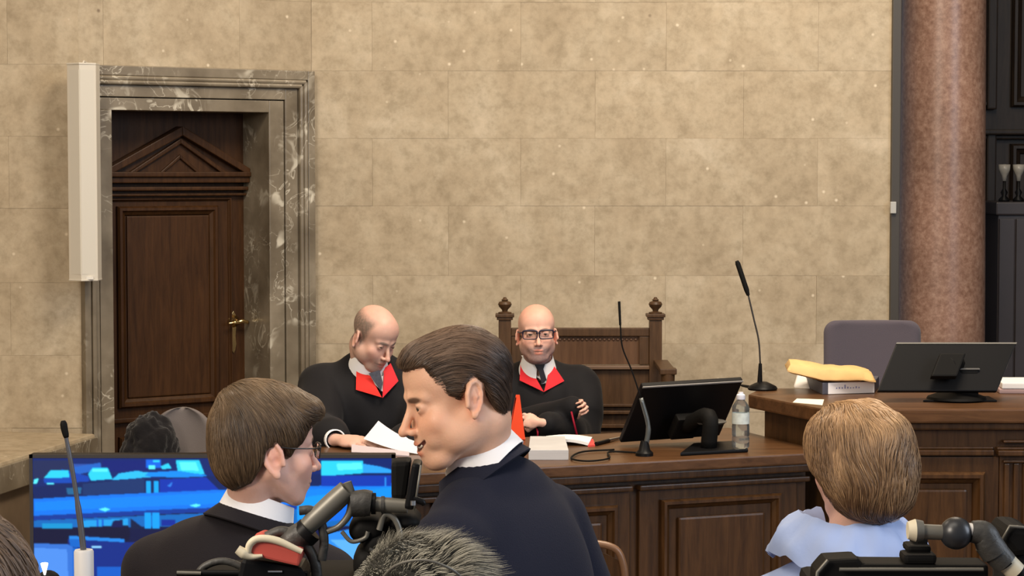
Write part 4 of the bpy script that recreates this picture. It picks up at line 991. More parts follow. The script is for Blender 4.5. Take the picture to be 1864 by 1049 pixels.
def surface_nets(Fv, ax, ay, az):
    s = Fv < 0
    nx, ny, nz = Fv.shape
    cnt = np.zeros((nx-1, ny-1, nz-1), np.int8)
    for i in (0, 1):
        for j in (0, 1):
            for k in (0, 1): cnt += s[i:nx-1+i, j:ny-1+j, k:nz-1+k]
    act = (cnt > 0) & (cnt < 8); idx = np.argwhere(act); n = len(idx)
    vid = np.full(act.shape, -1, np.int64); vid[act] = np.arange(n)
    acc = np.zeros((n, 3)); w_ = np.zeros(n); cor = np.array([[i, j, k] for i in (0, 1) for j in (0, 1) for k in (0, 1)])
    vals = [Fv[idx[:, 0]+c[0], idx[:, 1]+c[1], idx[:, 2]+c[2]].astype(float) for c in cor]
    A = [ax, ay, az]
    cpos = [np.stack([A[d][idx[:, d]+c[d]] for d in range(3)], 1) for c in cor]
    for a in range(8):
        for b in range(a+1, 8):
            if np.abs(cor[a]-cor[b]).sum() != 1: continue
            m = (vals[a] < 0) != (vals[b] < 0); t = np.where(m, vals[a]/np.where(m, vals[a]-vals[b], 1), 0)
            acc += np.where(m[:, None], cpos[a]+(cpos[b]-cpos[a])*t[:, None], 0); w_ += m
    V = acc/w_[:, None]; faces = []
    for d in range(3):
        sl0 = [slice(None)]*3; sl1 = [slice(None)]*3; sl0[d] = slice(0, -1); sl1[d] = slice(1, None)
        e, f = [q for q in range(3) if q != d]
        cr = s[tuple(sl0)] != s[tuple(sl1)]; ins = s[tuple(sl0)]
        q = np.argwhere(cr); q = q[(q[:, e] > 0) & (q[:, f] > 0) & (q[:, e] < Fv.shape[e]-1) & (q[:, f] < Fv.shape[f]-1)]
        if len(q) == 0: continue
        def c(de, df):
            p = q.copy(); p[:, e] += de; p[:, f] += df; return vid[p[:, 0], p[:, 1], p[:, 2]]
        Q = np.stack([c(-1, -1), c(0, -1), c(0, 0), c(-1, 0)], 1)
        flip = ins[q[:, 0], q[:, 1], q[:, 2]]
        if d == 1: flip = ~flip
        Q[~flip] = Q[~flip][:, ::-1]; faces.append(Q)
    return V, np.concatenate(faces)
def sdf_mesh(name, sd, ax, ay, az, m, parent, wob=None, col=None, smooth_it=1, decim=None):
    Fv = sd.grid(ax, ay, az); V, Q = surface_nets(Fv, ax, ay, az)
    if smooth_it:
        for _ in range(smooth_it):
            S = np.zeros_like(V); c = np.zeros(len(V))
            for a, b in ((0, 1), (1, 2), (2, 3), (3, 0)):
                np.add.at(S, Q[:, a], V[Q[:, b]]); np.add.at(S, Q[:, b], V[Q[:, a]]); np.add.at(c, Q[:, a], 1); np.add.at(c, Q[:, b], 1)
            V = V*.5+.5*S/np.maximum(c, 1)[:, None]
    if wob is not None: V = wob(V)
    me = bpy.data.meshes.new(name)
    me.vertices.add(len(V)); me.vertices.foreach_set('co', V.astype(np.float32).ravel())
    me.loops.add(len(Q)*4); me.loops.foreach_set('vertex_index', Q.astype(np.int32).ravel())
    me.polygons.add(len(Q)); me.polygons.foreach_set('loop_start', np.arange(0, len(Q)*4, 4, dtype=np.int32)); me.polygons.foreach_set('loop_total', np.full(len(Q), 4, np.int32))
    me.update(); me.validate()
    if col is not None:
        ca = me.color_attributes.new('col', 'FLOAT_COLOR', 'POINT'); cc = col(V); ca.data.foreach_set('color', np.concatenate([cc, np.ones((len(V), 1))], 1).astype(np.float32).ravel())
    o = link_mesh(name, me, m, parent, True)
    return o, V, Q
def nnoise(V, sc_, seed=0.0, oct_=2):
    """cheap vectorised value noise: sum of sines with random directions"""
    r = np.random.RandomState(int(seed*13)+5); out = np.zeros(len(V)); amp = 1; tot = 0
    for o in range(oct_):
        for _ in range(5):
            d = r.normal(size=3); d /= np.linalg.norm(d); out += amp*np.sin((V@d)*sc_*(2**o)*(.7+.6*r.rand())+r.rand()*6.28+1.3*np.sin((V@r.normal(size=3))*sc_*.35)); tot += amp*.5
        amp *= .5
    return out/tot
def lerp3(a, b, t): return a*(1-t[:, None])+np.array(b)[None]*t[:, None]
def blob(V, c, r): return np.clip(1-np.sqrt((((V-np.array(c))/np.array(r))**2).sum(1)), 0, 1)
def poly2(pts, y, z):
    """signed distance to polygon in a plane (negative inside)"""
    P_ = np.array(pts, float); n = len(P_); d = np.full(y.shape, 1e9); ins = np.zeros(y.shape, bool)
    for i in range(n):
        a, b = P_[i], P_[(i-1) % n]; e = b-a; wy, wz = y-a[0], z-a[1]; h = np.clip((wy*e[0]+wz*e[1])/(e@e), 0, 1)
        d = np.minimum(d, (wy-e[0]*h)**2+(wz-e[1]*h)**2)
        ins ^= ((a[1] > z) != (b[1] > z)) & (y < (b[0]-a[0])*(z-a[1])/((b[1]-a[1]) or 1e-9)+a[0])
    return np.where(ins, -1, 1)*np.sqrt(d)

# ------------------------------------------------------------------ heads. local frame: face towards -Y, eyes at z=0, chin at -.115, crown at +.117
def head_sdf(S, M, p):
    S.frame(M)
    E = S.ell; R = S.rc
    fw = p.get('fw', 1.0)
    E((0, .014, .036), (.075, .094, p.get('cz', .080)), .01); E((0, -.036, .043), (.061*fw, .046, .054), .02)
    E((0, -.034, -.032), (.059*fw, .050, .068), .02)
    for s in (1, -1):
        R((s*.050*fw, .006, -.045), (s*.022, -.056, -.094), .020, .017, .025)
        E((s*.040*fw, -.056, -.030), (.023, .021, .021), .02)
        R((s*.012, -.082, .019), (s*.042, -.066, .017), .0085, .008, .012)
        E((s*.031, -.094, .000), (.016, .013, .010), .010, '-')
        S.ell((s*.031, -.0705, .000), (.0150, .0145, .0135), .003)           # lids
        sq = p.get('eye', .0032)
        E((s*.031, -.0860, -.0005), (.0122, .007, sq), .0012, '-')
        E((s*.026, -.070, -.047), (.017, .014, .020), .02)
    E((0, -.070, -.101), (.023*p.get('chin', 1), .0165, .0155), .016)
    E((0, -.076, -.068), (.030, .017, .024), .016)
    nl = p.get('nose', 1.0)
    jw = p.get('jaw', 1.0)
    if jw > 1:
        for s in (1, -1): E((s*.047*jw, -.018, -.062), (.020, .035, .026), .025)
        E((0, -.060, -.096), (.034*jw, .022, .018), .02)
    R((0, -.080, .010), (0, -.101-.006*nl, -.032), .0062, .0085, .012)
    E((0, -.104-.006*nl, -.037), (.0095, .0105, .0088), .006)
    for s in (1, -1):
        E((s*.0115, -.0965, -.0405), (.0068, .0095, .0068), .005)
        E((s*.0062, -.1045, -.0470), (.0030, .0046, .0034), .002, '-')
    mz = p.get('mz', 0.0); up = p.get('smile', .003)
    E((0, -.0905, -.0645), (.021, .0068, .0045), .005); E((0, -.0885, -.0755-mz), (.017, .0068, .005), .005)
    mo = p.get('mouth', .0012)
    if mo > .003:
        for s in (1, -1): E((s*.036, -.064, -.060), (.012, .014, .014), .012)
    xs_ = [0, .007, .014, .021, .028, .033]; zs_ = [-.0695-mz*.5+(up+mz*.5)*(q/.033)**2 for q in xs_]
    W0 = np.array([tuple(M @ Vector((q, -.135, z_))) for q, z_ in zip(xs_, zs_)]); dW = np.array(M.to_3x3() @ Vector((0, 1, 0))); dW = dW/np.linalg.norm(dW); tt = np.zeros(6)
    for _ in range(40): tt += S.ev(W0+tt[:, None]*dW)*.9
    Lw = (W0+tt[:, None]*dW); Mi_ = np.array(M.inverted()); Lw = Lw@Mi_[:3, :3].T+Mi_[:3, 3]; p['mpath'] = Lw
    for s in (1, -1):
        for a_, b_ in zip(Lw[:-1], Lw[1:]): R((s*a_[0], a_[1], a_[2]), (s*b_[0], b_[1], b_[2]), mo*(1-a_[0]*14), mo*(1-b_[0]*14), .0012, '-')
    # ears
    es = p.get('ear', 1.0)
    for s in (1, -1):
        Me = M @ Matrix.Translation((s*.0755, .012+p.get('eary', 0), -.016+p.get('earz', 0))) @ Matrix.Rotation(s*.42, 4, 'Z') @ Matrix.Rotation(-.18, 4, 'X') @ Matrix.Diagonal((s, es, es, 1))
        S.frame(Me)
        E((.001, .0, .0), (.0045, .0165, .029), .006)
        pts = [(-.016, -.014), (-.013, .010), (-.003, .027), (.009, .030), (.018, .021), (.0195, .006), (.016, -.010), (.009, -.023), (.001, -.031)]
        for (a, b), (c, d) in zip(pts[:-1], pts[1:]): R((.0045, a, b), (.0045, c, d), .0040, .0040, .002)
        R((.004, -.006, -.012), (.004, .008, .002), .003, .003, .003); R((.004, .008, .002), (.004, .004, .016), .003, .002, .003)
        E((.004, -.002, -.032), (.0045, .0075, .0075), .004); E((.004, -.013, -.008), (.004, .005, .006), .003)
        E((.0085, -.003, -.006), (.0065, .0075, .010), .002, '-')
        S.frame(M)
def skin_color(M, p):
    Mi = np.array(M.inverted()); base = np.array(p['skin']); 
    def f(V):
        L = V@Mi[:3, :3].T+Mi[:3, 3]; x, y, z = L.T; ax_ = np.abs(x); Ls = np.stack([ax_, y, z], 1)
        c = np.tile(base, (len(V), 1)); red = base*np.array(p.get('redf', (1.12, .78, .74)))
        t = .55*blob(Ls, (.040, -.062, -.03), (.035, .04, .035))+.5*blob(Ls, (0, -.105, -.035), (.02, .03, .02))+.55*blob(Ls, (.078, .012, -.016), (.02, .035, .045))
        t += .25*p.get('redtop', 0)*np.clip((z-.04)/.07, 0, 1)
        c = lerp3(c, red, np.clip(t, 0, 1))
        lip = np.clip(blob(Ls, (0, -.094, -.0645), (.026, .014, .0085))*2.4, 0, 1)+np.clip(blob(Ls, (0, -.092, -.0755-p.get('mz', 0)), (.023, .014, .009))*2.4, 0, 1)
        c = lerp3(c, base*np.array((.86, .50, .46)), np.clip(lip, 0, 1)*(y < -.07)*.8)
        mo = p.get('mouth', .0012)
        dm = np.zeros(len(V), bool); mp_ = p['mpath']
        for a_, b2_ in zip(mp_[:-1], mp_[1:]):
            ab_ = b2_-a_; h_ = np.clip(((Ls-a_)@ab_)/(ab_@ab_), 0, 1); rr_ = mo*(1-(a_[0]+h_*ab_[0])*14); dm |= (np.linalg.norm(Ls-a_-h_[:, None]*ab_, axis=1) < rr_*1.1+.0006)
        if mo > .002:
            c[dm] = (.10, .03, .025)
        else: c[dm] = base*.35
        # stubble or beard
        sb = p.get('stubble', 0)
        if sb:
            j = np.clip((-.040-z)/.02, 0, 1)*np.clip((.03-y)/.03, 0, 1)*np.clip((z+.145)/.02, 0, 1)*(1-np.clip(lip, 0, 1))
            j *= .6+.4*np.clip((.050-ax_)/.02, 0, 1)
            c = lerp3(c, p['stubc'], np.clip(j*sb*(1+.15*nnoise(V, 700, 3)), 0, .9))
        hs = p.get('shaved', 0)
        if hs:       # cropped hair round the sides and back
            j = np.clip((y+p.get('shy', .018)+.25*(z-.03))/.02, 0, 1)*np.clip((z+.065)/.03, 0, 1)*np.clip((p.get('rim', .062)-z)/.03, 0, 1)
            j *= 1-np.clip(blob(Ls, (.082, .012, -.016), (.022, .026, .04))*4, 0, 1)
            c = lerp3(c, p['stubc'], np.clip(j*hs*(1+.25*nnoise(V, 500, 4)), 0, .95))
        # eye line
        bw = np.clip(blob(Ls, (.029, -.085, .0185+p.get('browz', 0)), (.024, .020, .0075))*2.6, 0, 1); c = lerp3(c, p['browc'], bw*.85)
        el = np.clip(blob(Ls, (.031, -.085, .0025), (.018, .012, .0045))*2, 0, 1); c = lerp3(c, (.05, .025, .02), el*.55)
        return c*(1+.035*nnoise(V, 160, 1))[:, None]
    return f
SKIN = mat('skin', (.6, .35, .25), .46, attr=True, bump=.12, bscale=240, spec=.35); b_ = nodes_of(SKIN)[2]
b_.inputs['Subsurface Weight'].default_value = .12; b_.inputs['Subsurface Radius'].default_value = (.012, .004, .002)
EYEM = mat('eye_dark', (.06, .045, .035), .15)
def brow_and_eyes(M, p, parent):
    for s in (1, -1):
        bm = BM(); bmesh.ops.create_uvsphere(bm, u_segments=16, v_segments=10, radius=.0122, matrix=M @ Matrix.Translation((s*.031, -.0716, 0))); obj('eye', bm, EYEM, parent, smooth=True)
        bm = BM(); rnd = random.Random(5)
        for k in range(170):
            t = rnd.random(); x = .011+.029*t; yb = -.0905+.020*t**1.5+.003; zb = .0185+p.get('browz', 0)+.006*math.sin(PI*t*.8)+rnd.uniform(-.0028, .0028)
            a = M @ Vector((s*x, yb, zb)); b = M @ Vector((s*(x+.007), yb+.003, zb+.0015)); tube(bm, [a, b], [.0008, .0004], 3)
        obj('eyebrow', bm, mat('brow_'+p['id'], p['browc'], .7), parent)
def head_axes(c, h=.0024, r=.145):
    return [(c[i]-r, c[i]+r, h) for i in range(3)]
def hair_mesh(S, M, p, parent, name='hair', h=.003, flow=None, nstrand=2600, lenr=(.02, .05), wid=.0007, lift=.002, cols=None, mat_=None, wobf=None, seed=1, rough=True):
    """S: hair volume in world. then ridged along the flow and covered in fine locks"""
    Mi = np.array(M.inverted()); Mr = np.array(M)
    c = M @ Vector((0, .02, .01)); fn = [(c[i]-.17, c[i]+.17, h) for i in range(3)]
    ax, ay, az = [np.arange(a, b, st) for a, b, st in fn]
    Fv = S.grid(ax, ay, az)
    pp = p.get('hairpoly')
    if pp is not None:
        X, Y, Z = np.meshgrid(ax, ay, az, indexing='ij'); near = np.abs(Fv) < .05
        q = np.stack([X[near], Y[near], Z[near]], 1)@Mi[:3, :3].T+Mi[:3, 3]
        xx = np.abs(q[:, 0]); d = poly2(pp, q[:, 1]-p.get('wid', 0)*xx*0, q[:, 2])
        fr = p.get('front')
        kk = .008; f = Fv[near]; hh = np.clip(.5-.5*(f-d)/kk, 0, 1); Fv[near] = f*(1-hh)+d*hh+kk*hh*(1-hh)
    V, Q = surface_nets(Fv, ax, ay, az)
    for _ in range(2):
        S_ = np.zeros_like(V); cn = np.zeros(len(V))
        for a, b in ((0, 1), (1, 2), (2, 3), (3, 0)):
            np.add.at(S_, Q[:, a], V[Q[:, b]]); np.add.at(S_, Q[:, b], V[Q[:, a]]); np.add.at(cn, Q[:, a], 1); np.add.at(cn, Q[:, b], 1)
        V = V*.5+.5*S_/np.maximum(cn, 1)[:, None]
    # normals
    N_ = np.zeros_like(V); n0 = np.cross(V[Q[:, 2]]-V[Q[:, 0]], V[Q[:, 3]]-V[Q[:, 1]])
    for a in range(4): np.add.at(N_, Q[:, a], n0)
    N_ /= np.maximum(np.linalg.norm(N_, axis=1, keepdims=True), 1e-12)
    Lc = V@Mi[:3, :3].T+Mi[:3, 3]; Nl = N_@Mr[:3, :3]
    cen = np.array((0, .01, 0)); 
    if (np.einsum('ij,ij->i', Nl, Lc-cen)).mean() < 0: N_ = -N_; Nl = -Nl
    G = flow(Lc); G = G-Nl*np.einsum('ij,ij->i', G, Nl)[:, None]; G /= np.maximum(np.linalg.norm(G, axis=1, keepdims=True), 1e-9)
    if p.get('phase') is not None:
        ph = p['phase'](Lc); V = V+N_*(ph*p.get('ridge', .0018))[:, None]; Lc = V@Mi[:3, :3].T+Mi[:3, 3]
    me = bpy.data.meshes.new(name); vv = V; ff = [tuple(r) for r in Q.tolist()]
    colr = np.array(cols, float); rr = np.random.RandomState(seed)
    tone = p['tone'](Lc) if p.get('tone') else np.clip(.5+.4*nnoise(Lc, 30, 2), 0, 1)
    basec = lerp3(np.tile(colr[0], (len(V), 1)), colr[1], np.clip(tone, 0, 1))*.85
    allV = [V]; allC = [basec]; F3 = ff; off = len(V)
    # locks
    pick = rr.choice(len(V), nstrand); nseg = 6
    tree_f = lambda q: None
    P0 = Lc[pick]; Nn = Nl[pick]; ln = rr.uniform(*lenr, size=nstrand); tn = tone[pick]; lf = rr.rand(nstrand)*lift
    pos = P0.copy(); rad0 = None; segs = []
    Smod = S
    step = ln/nseg
    from mathutils.kdtree import KDTree
    kd = KDTree(len(V)); 
    for i_, v_ in enumerate(Lc): kd.insert(v_, i_)
    kd.balance()
    cur = P0.copy(); nn = Nn.copy(); alive = np.ones(nstrand)
    segs.append(cur + nn*(lf*.2)[:, None]-nn*.0008); nns = [nn]; gs = []
    for k_ in range(nseg):
        idx = np.array([kd.find(cur[j_])[1] for j_ in range(nstrand)])
        g = G[idx]; nn = Nl[idx]; gs.append(g)
        base = Lc[idx]; cur = cur+g*step[:, None]
        if k_ < nseg-1:      # keep the lock on the surface
            dn = np.einsum('ij,ij->i', cur-base, nn); cur = cur-nn*(dn*.9)[:, None]
        segs.append(cur+nn*(lf*math.sin(PI*(k_+1)/nseg*.9)+.0006)[:, None]); nns.append(nn)
    gs.append(gs[-1])
    verts = []; cs = []
    for k_ in range(nseg+1):
        side = np.cross(gs[k_], nns[k_]); side /= np.maximum(np.linalg.norm(side, axis=1, keepdims=True), 1e-9)
        wk = wid*(1-.92*(k_/nseg)**2)*(.35 if k_ == 0 else 1)
        a = segs[k_]-side*wk; b = segs[k_]+side*wk; c_ = segs[k_]+nns[k_]*wk*1.1
        verts.append(np.stack([a, c_, b], 1))
    W_ = np.stack(verts, 1)          # strand, seg, 3, xyz
    Wd = W_.reshape(-1, 3)@Mr[:3, :3].T+Mr[:3, 3]
    ct = np.clip(tn+rr.normal(size=nstrand)*.22, 0, 1.15); sc_ = lerp3(np.tile(colr[0], (nstrand, 1)), colr[1], ct)
    allV.append(Wd); allC.append(np.repeat(sc_, (nseg+1)*3, 0))
    bidx = off+np.arange(nstrand)[:, None]*(nseg+1)*3
    for k_ in range(nseg):
        for q_ in (0, 1):
            a = bidx+k_*3+q_; quad_ = np.concatenate([a, a+1, a+4, a+3], 1); F3 = F3+quad_.tolist()
    me.from_pydata(np.concatenate(allV).tolist(), [], F3)
    ca = me.color_attributes.new('col', 'FLOAT_COLOR', 'POINT'); AC = np.concatenate(allC); ca.data.foreach_set('color', np.concatenate([AC, np.ones((len(AC), 1))], 1).astype(np.float32).ravel())
    HAIR = mat('hair', (.1, .05, .03), .42, attr=True, spec=.4)
    return link_mesh(name, me, HAIR, parent, True)

# ------------------------------------------------------------------ hands
def hand_sdf(S, M, curl=(.5, .5, .5, .5), thumb=.5, k=.004, sc_=1.0):
    """wrist at origin, fingers along -Y, palm facing -Z, thumb on +X side"""
    M = M @ Matrix.Scale(sc_, 4); S.frame(M)
    S.rc((0, .03, 0), (0, -.02, 0), .024, .026, .01, fl=(1, 1, 1.35)); S.ell((0, -.045, 0), (.040, .045, .015), .012)
    for i, (x, l0, r) in enumerate(((.028, .043, .0088), (.010, .048, .0092), (-.010, .045, .0088), (-.028, .036, .0078))):
        a = Vector((x, -.075+abs(x)*.15, 0)); d = curl[i]; ang = d*.5; spread = x*1.2
        for j, f in enumerate((1.0, .66, .52)):
            L = l0*f; b = a+Vector((math.sin(spread)*L*.5, -math.cos(ang)*L, -math.sin(ang)*L)); rr_ = r*(1-.10*j)
            S.rc(tuple(a), tuple(b), rr_, rr_*.92, k*.8); a = b; ang += d*.85
        if i == 0: pass
    a = Vector((.022, -.015, -.006)); b = Vector((.045, -.045, -.012-.014*thumb)); c = Vector((.048-.020*thumb, -.072, -.020-.02*thumb)); d = Vector((.044-.034*thumb, -.094, -.024-.022*thumb))
    S.rc(tuple(a), tuple(b), .015, .011, .008); S.rc(tuple(b), tuple(c), .0105, .0095, .004); S.rc(tuple(c), tuple(d), .0095, .008, .003)
# ------------------------------------------------------------------ bodies (torso local: origin at base of the neck, -Y front, z up)
def torso_sdf(S, M, sh, infl=0.0, k=.03, width=1.0, depth=1.0, low=True, arms=None, ar=(.050, .040, .030), legs=None, ak=None):
    """sh: half shoulder width; arms: list of (shoulder, elbow, wrist) world points"""
    S.frame(M); i = infl
    S.ell((0, .010, -.19), (.165*width+i, .105*depth+i, .20+i*.5), k)
    S.ell((0, .005, -.40), (.150*width+i, .105*depth+i, .18), .04)
    if low: S.ell((0, .01, -.55), (.165*width+i, .11*depth+i, .13), .04)
    for s in (1, -1):
        S.rc((s*.025, .014, -.030), (s*sh*.55, .016, -.062), .036+i, .038+i, .035); S.rc((s*sh*.55, .016, -.062), (s*sh*.97, .015, -.100), .038+i, .046+i, .035)
    S.frame(Matrix.Identity(4))
    for (a, b, c) in (arms or []):
        S.rc(tuple(a), tuple(b), ar[0]+i, ar[1]+i, ak or k*.7); S.rc(tuple(b), tuple(c), ar[1]+i, ar[2]+i, .012)
def standing_legs(S, M, infl, foot_z, yaw):
    """two legs straight down to the ground, world coords"""
    S.frame(Matrix.Identity(4))
    for s in (1, -1):
        hip = M @ Vector((s*.085, .01, -.58)); d = Matrix.Rotation(yaw, 3, 'Z') @ Vector((s*.10, 0, 0)); base = M @ Vector((0, .01, -.6))
        ft = Vector((base.x+d.x, base.y+d.y, foot_z)); kn = Vector(((hip.x+ft.x)/2, (hip.y+ft.y)/2, (hip.z+foot_z)/2+.02))
        S.rc(tuple(hip), tuple(kn), .080+infl, .055+infl, .03); S.rc(tuple(kn), (ft.x, ft.y, foot_z+.07), .052+infl, .038+infl*1.6, .02)
def shoes(M, foot_z, yaw, parent, m):
    for s in (1, -1):
        base = M @ Vector((0, .01, -.6)); R3 = Matrix.Rotation(yaw, 3, 'Z'); d = R3 @ Vector((s*.10, 0, 0)); f = R3 @ Vector((0, -1, 0))
        S = SDF(); c = Vector((base.x+d.x, base.y+d.y, foot_z)); S.frame(Matrix.Translation(c) @ Matrix.Rotation(yaw, 4, 'Z'))
        S.rc((0, .02, .035), (0, -.17, .028), .042, .036, .01, fl=(1, 1, 1.2)); S.ell((0, .02, .07), (.045, .05, .05), .02)
        S.box((0, -.07, -.05), (.3, .4, .05), .003, '-')
        a_ = [np.arange(c[i]-.24, c[i]+.24, .012) for i in (0, 1)]+[np.arange(foot_z-.02, foot_z+.16, .012)]
        sdf_mesh('shoe', S, *a_, m, parent)
def collar_band(name, M, rx, ry, z0f, z0b, hgt, m, parent, open_=.0, thick=.003, flare=.012, cy=0.0, dip=.03, n=40, fold=False):
    """band round the neck; z at front/back; open_ = half opening angle at the front"""
    pts = []; nv = 5 if not fold else 7
    for j in range(nv):
        t = j/(nv-1); row = []
        for i in range(n):
            a = -PI/2+open_+(2*PI-2*open_)*i/(n-1); ca_, sa = math.cos(a), math.sin(a); fb_ = (1+sa)/2   # 0 front, 1 back
            zz = z0f*(1-fb_)+z0b*fb_
            if not fold: r = flare*(1-t); z = zz+hgt*t*(.55+.45*fb_)
            else:
                # goes up, then folds outward and down
                hb = hgt*(.62+.38*fb_)
                if t < .5: r = 0; z = zz+hb*(t/.5)
                else: r = flare*((t-.5)/.5); z = zz+hb-hgt*(1.05+.35*(1-fb_))*((t-.5)/.5)
            row.append(M @ Vector(((rx+r)*ca_, cy+(ry+r)*sa, z)))
        pts.append(row)
    return gridmesh(name, pts, n, nv, m, parent, thick)
def patch(name, S, M, corners, m, parent, off=.004, n=14, thick=.002, dr=(0, 1, 0), start=-.3, curve=None):
    """4-corner sheet given in torso-local (x,z), dropped along local +Y on the field S"""
    c = [Vector((a, 0, b)) for a, b in corners]; L = []
    for j in range(n):
        t = j/(n-1)
        for i in range(n):
            s = i/(n-1); p = c[0].lerp(c[1], s).lerp(c[3].lerp(c[2], s), t)
            L.append(M @ Vector((p.x, start, p.z)))
    D = (M.to_3x3() @ Vector(dr)); Q = S.march([tuple(q) for q in L], tuple(D), off)
    pts = [[tuple(Q[j*n+i]) for i in range(n)] for j in range(n)]
    return gridmesh(name, pts, n, n, m, parent, thick)
# ================================================================== PEOPLE
NAVY = mat('navy_wool', (.0115, .0130, .026), .85, bump=.25, bscale=420, sheen=.04)
CHARC = mat('charcoal_wool', (.016, .0135, .0165), .88, bump=.25, bscale=420, sheen=.04)
SHIRT = mat('white_shirt', (.86, .86, .88), .75, bump=.1, bscale=200)
ROBE = mat('black_robe', (.008, .0075, .009), .75, bump=.35, bscale=14, sheen=.04)
VELVET = mat('black_velvet', (.005, .004, .005), .95, sheen=.04)
BLUE = mat('pale_blue_cotton', (.40, .50, .78), .8, bump=.1, bscale=90)
SHOE = mat('black_leather', (.012, .011, .010), .35)
REDL = mat('red_satin', (.62, .018, .028), .6, sheen=.04)
REDL_LIT = mat('lit_red_satin', (.72, .030, .022), .6, sheen=.04)  # lit copy of the red satin: light on one lapel put into its colour
def person(label, base):
    return thing('person', base, label, 'person')
def fold_wob(M, amp=.004, seed=0, sc_=18):
    Mi = np.array(M.inverted())
    def f(V):
        L = V@Mi[:3, :3].T+Mi[:3, 3]; q = L*np.array((1, 1, .38)); n = nnoise(q, sc_, seed, 2); n = np.sign(n)*np.abs(n)**.8
        c = np.array((0, 0, 0)); d = L*np.array((1, 1, .0)); d /= np.maximum(np.linalg.norm(d, axis=1, keepdims=True), .05)
        return V+(d*(n*amp)[:, None])@np.array(M)[:3, :3].T
    return f
def body_axes(c, lo, hi, rx, ry, fine, coarse=.018):
    """fine: list of (centre, radius, step)"""
    out = []
    for i, (a, b) in enumerate(((c[0]-rx, c[0]+rx), (c[1]-ry, c[1]+ry), (lo, hi))):
        out.append(axis(a, b, coarse, [(q[i]-r, q[i]+r, h) for q, r, h in fine]))
    return out
def patch_px(name, S, px, Y0, m, parent, off=.004, n=12, thick=.002, flat=False):
    c = [P(a, b, Y0) for a, b in px]; L = []
    for j in range(n):
        t = j/(n-1)
        for i in range(n): L.append(c[0].lerp(c[1], i/(n-1)).lerp(c[3].lerp(c[2], i/(n-1)), t))
    out = []
    for q in L:
        d = (q-EYE).normalized(); out.append((q, d))
    pts0 = np.array([tuple(q) for q, d in out]); dr = np.array([tuple(d) for q, d in out]); t = np.zeros(len(pts0))
    for _ in range(45): dd = S.ev(pts0+t[:, None]*dr)-off; t += np.clip(dd, -.03, .08)*.8
    t = np.minimum(t, np.median(t)+.06)
    if flat: t = np.full(len(t), np.percentile(t, 12))
    Q = pts0+t[:, None]*dr
    return gridmesh(name, [[tuple(Q[j*n+i]) for i in range(n)] for j in range(n)], n, n, m, parent, thick)
def glasses(M, parent, fcol=(.012, .012, .02), w=.026, h=.0165, r=.0014, y=-.0985, z=-.001, sq=.35, top_thick=1.6):
    g = mat('spectacle_frame_%.3f' % fcol[0], fcol, .3); gl = mat('spectacle_glass', (.9, .93, .95), .03); nb = nodes_of(gl)[2]; nb.inputs['Transmission Weight'].default_value = 1; nb.inputs['IOR'].default_value = 1.02
    root = None
    for s in (1, -1):
        pts = []
        for k in range(29):
            a = 2*PI*k/28; ca_, sa = math.cos(a), math.sin(a); e = 2/(2+sq*6); x = w*abs(ca_)**e*(1 if ca_ > 0 else -1); zz = h*abs(sa)**e*(1 if sa > 0 else -1)
            pts.append(M @ Vector((s*.0335+x, y+.010*((abs(s*.0335+x)/.06)**2), z+zz)))
        bm = BM(); rs = [r*(top_thick if math.sin(2*PI*k/28) > .2 else 1) for k in range(29)]; tube(bm, pts, rs, 6, cap=False)
        if s == 1:
            fr = root = obj('glasses', bm, g, parent, smooth=True)
        else: obj('rim', bm, g, root, smooth=True)
        bm = BM(); bm.faces.new([bm.verts.new(p) for p in pts[:-1]]); bmesh.ops.solidify(bm, geom=bm.faces[:], thickness=.001); obj('lens', bm, gl, root)
        bm = BM(); tube(bm, spline([M @ Vector(q) for q in ((s*(.0335+w), y+.012, z+h*.55), (s*.070, y+.022, z+h*.5), (s*.0785, -.03, z+.006), (s*.0785, -.010, z+.006), (s*.0765, .004, z+.007))], 4), r*1.2, 6)
        obj('temple_arm', bm, g, root, smooth=True)
    bm = BM(); tube(bm, [M @ Vector(q) for q in ((-.0085, y, z+.005), (0, y-.003, z+.008), (.0085, y, z+.005))], r*1.2, 6); obj('bridge', bm, g, root, smooth=True)
    return root
def nshape(L, a): return np.clip(a, 0, 1)
def unit(v): return v/np.maximum(np.linalg.norm(v, axis=1, keepdims=True), 1e-9)
def back_flow(L):
    g = np.zeros_like(L); g[:, 1] = 1; g[:, 2] = np.clip(-(L[:, 1]+.030)*11, -1.6, .75); g[:, 0] = .12*np.sign(L[:, 0])*np.clip(-(L[:, 1])*10, -1, 1)
    lowf = np.clip((.03-L[:, 2])/.06, 0, 1); g[:, 2] -= lowf*.8*np.clip((L[:, 1]-.01)/.04, 0, 1); return g
def crown_flow(c, down=.4, wave=0.0, seed=0):
    c = np.array(c)
    def f(L):
        g = L-c; g = unit(g); g[:, 2] -= down; 
        if wave: g[:, 0] += wave*nnoise(L, 45, seed); g[:, 1] += wave*nnoise(L, 45, seed+1)
        return g
    return f
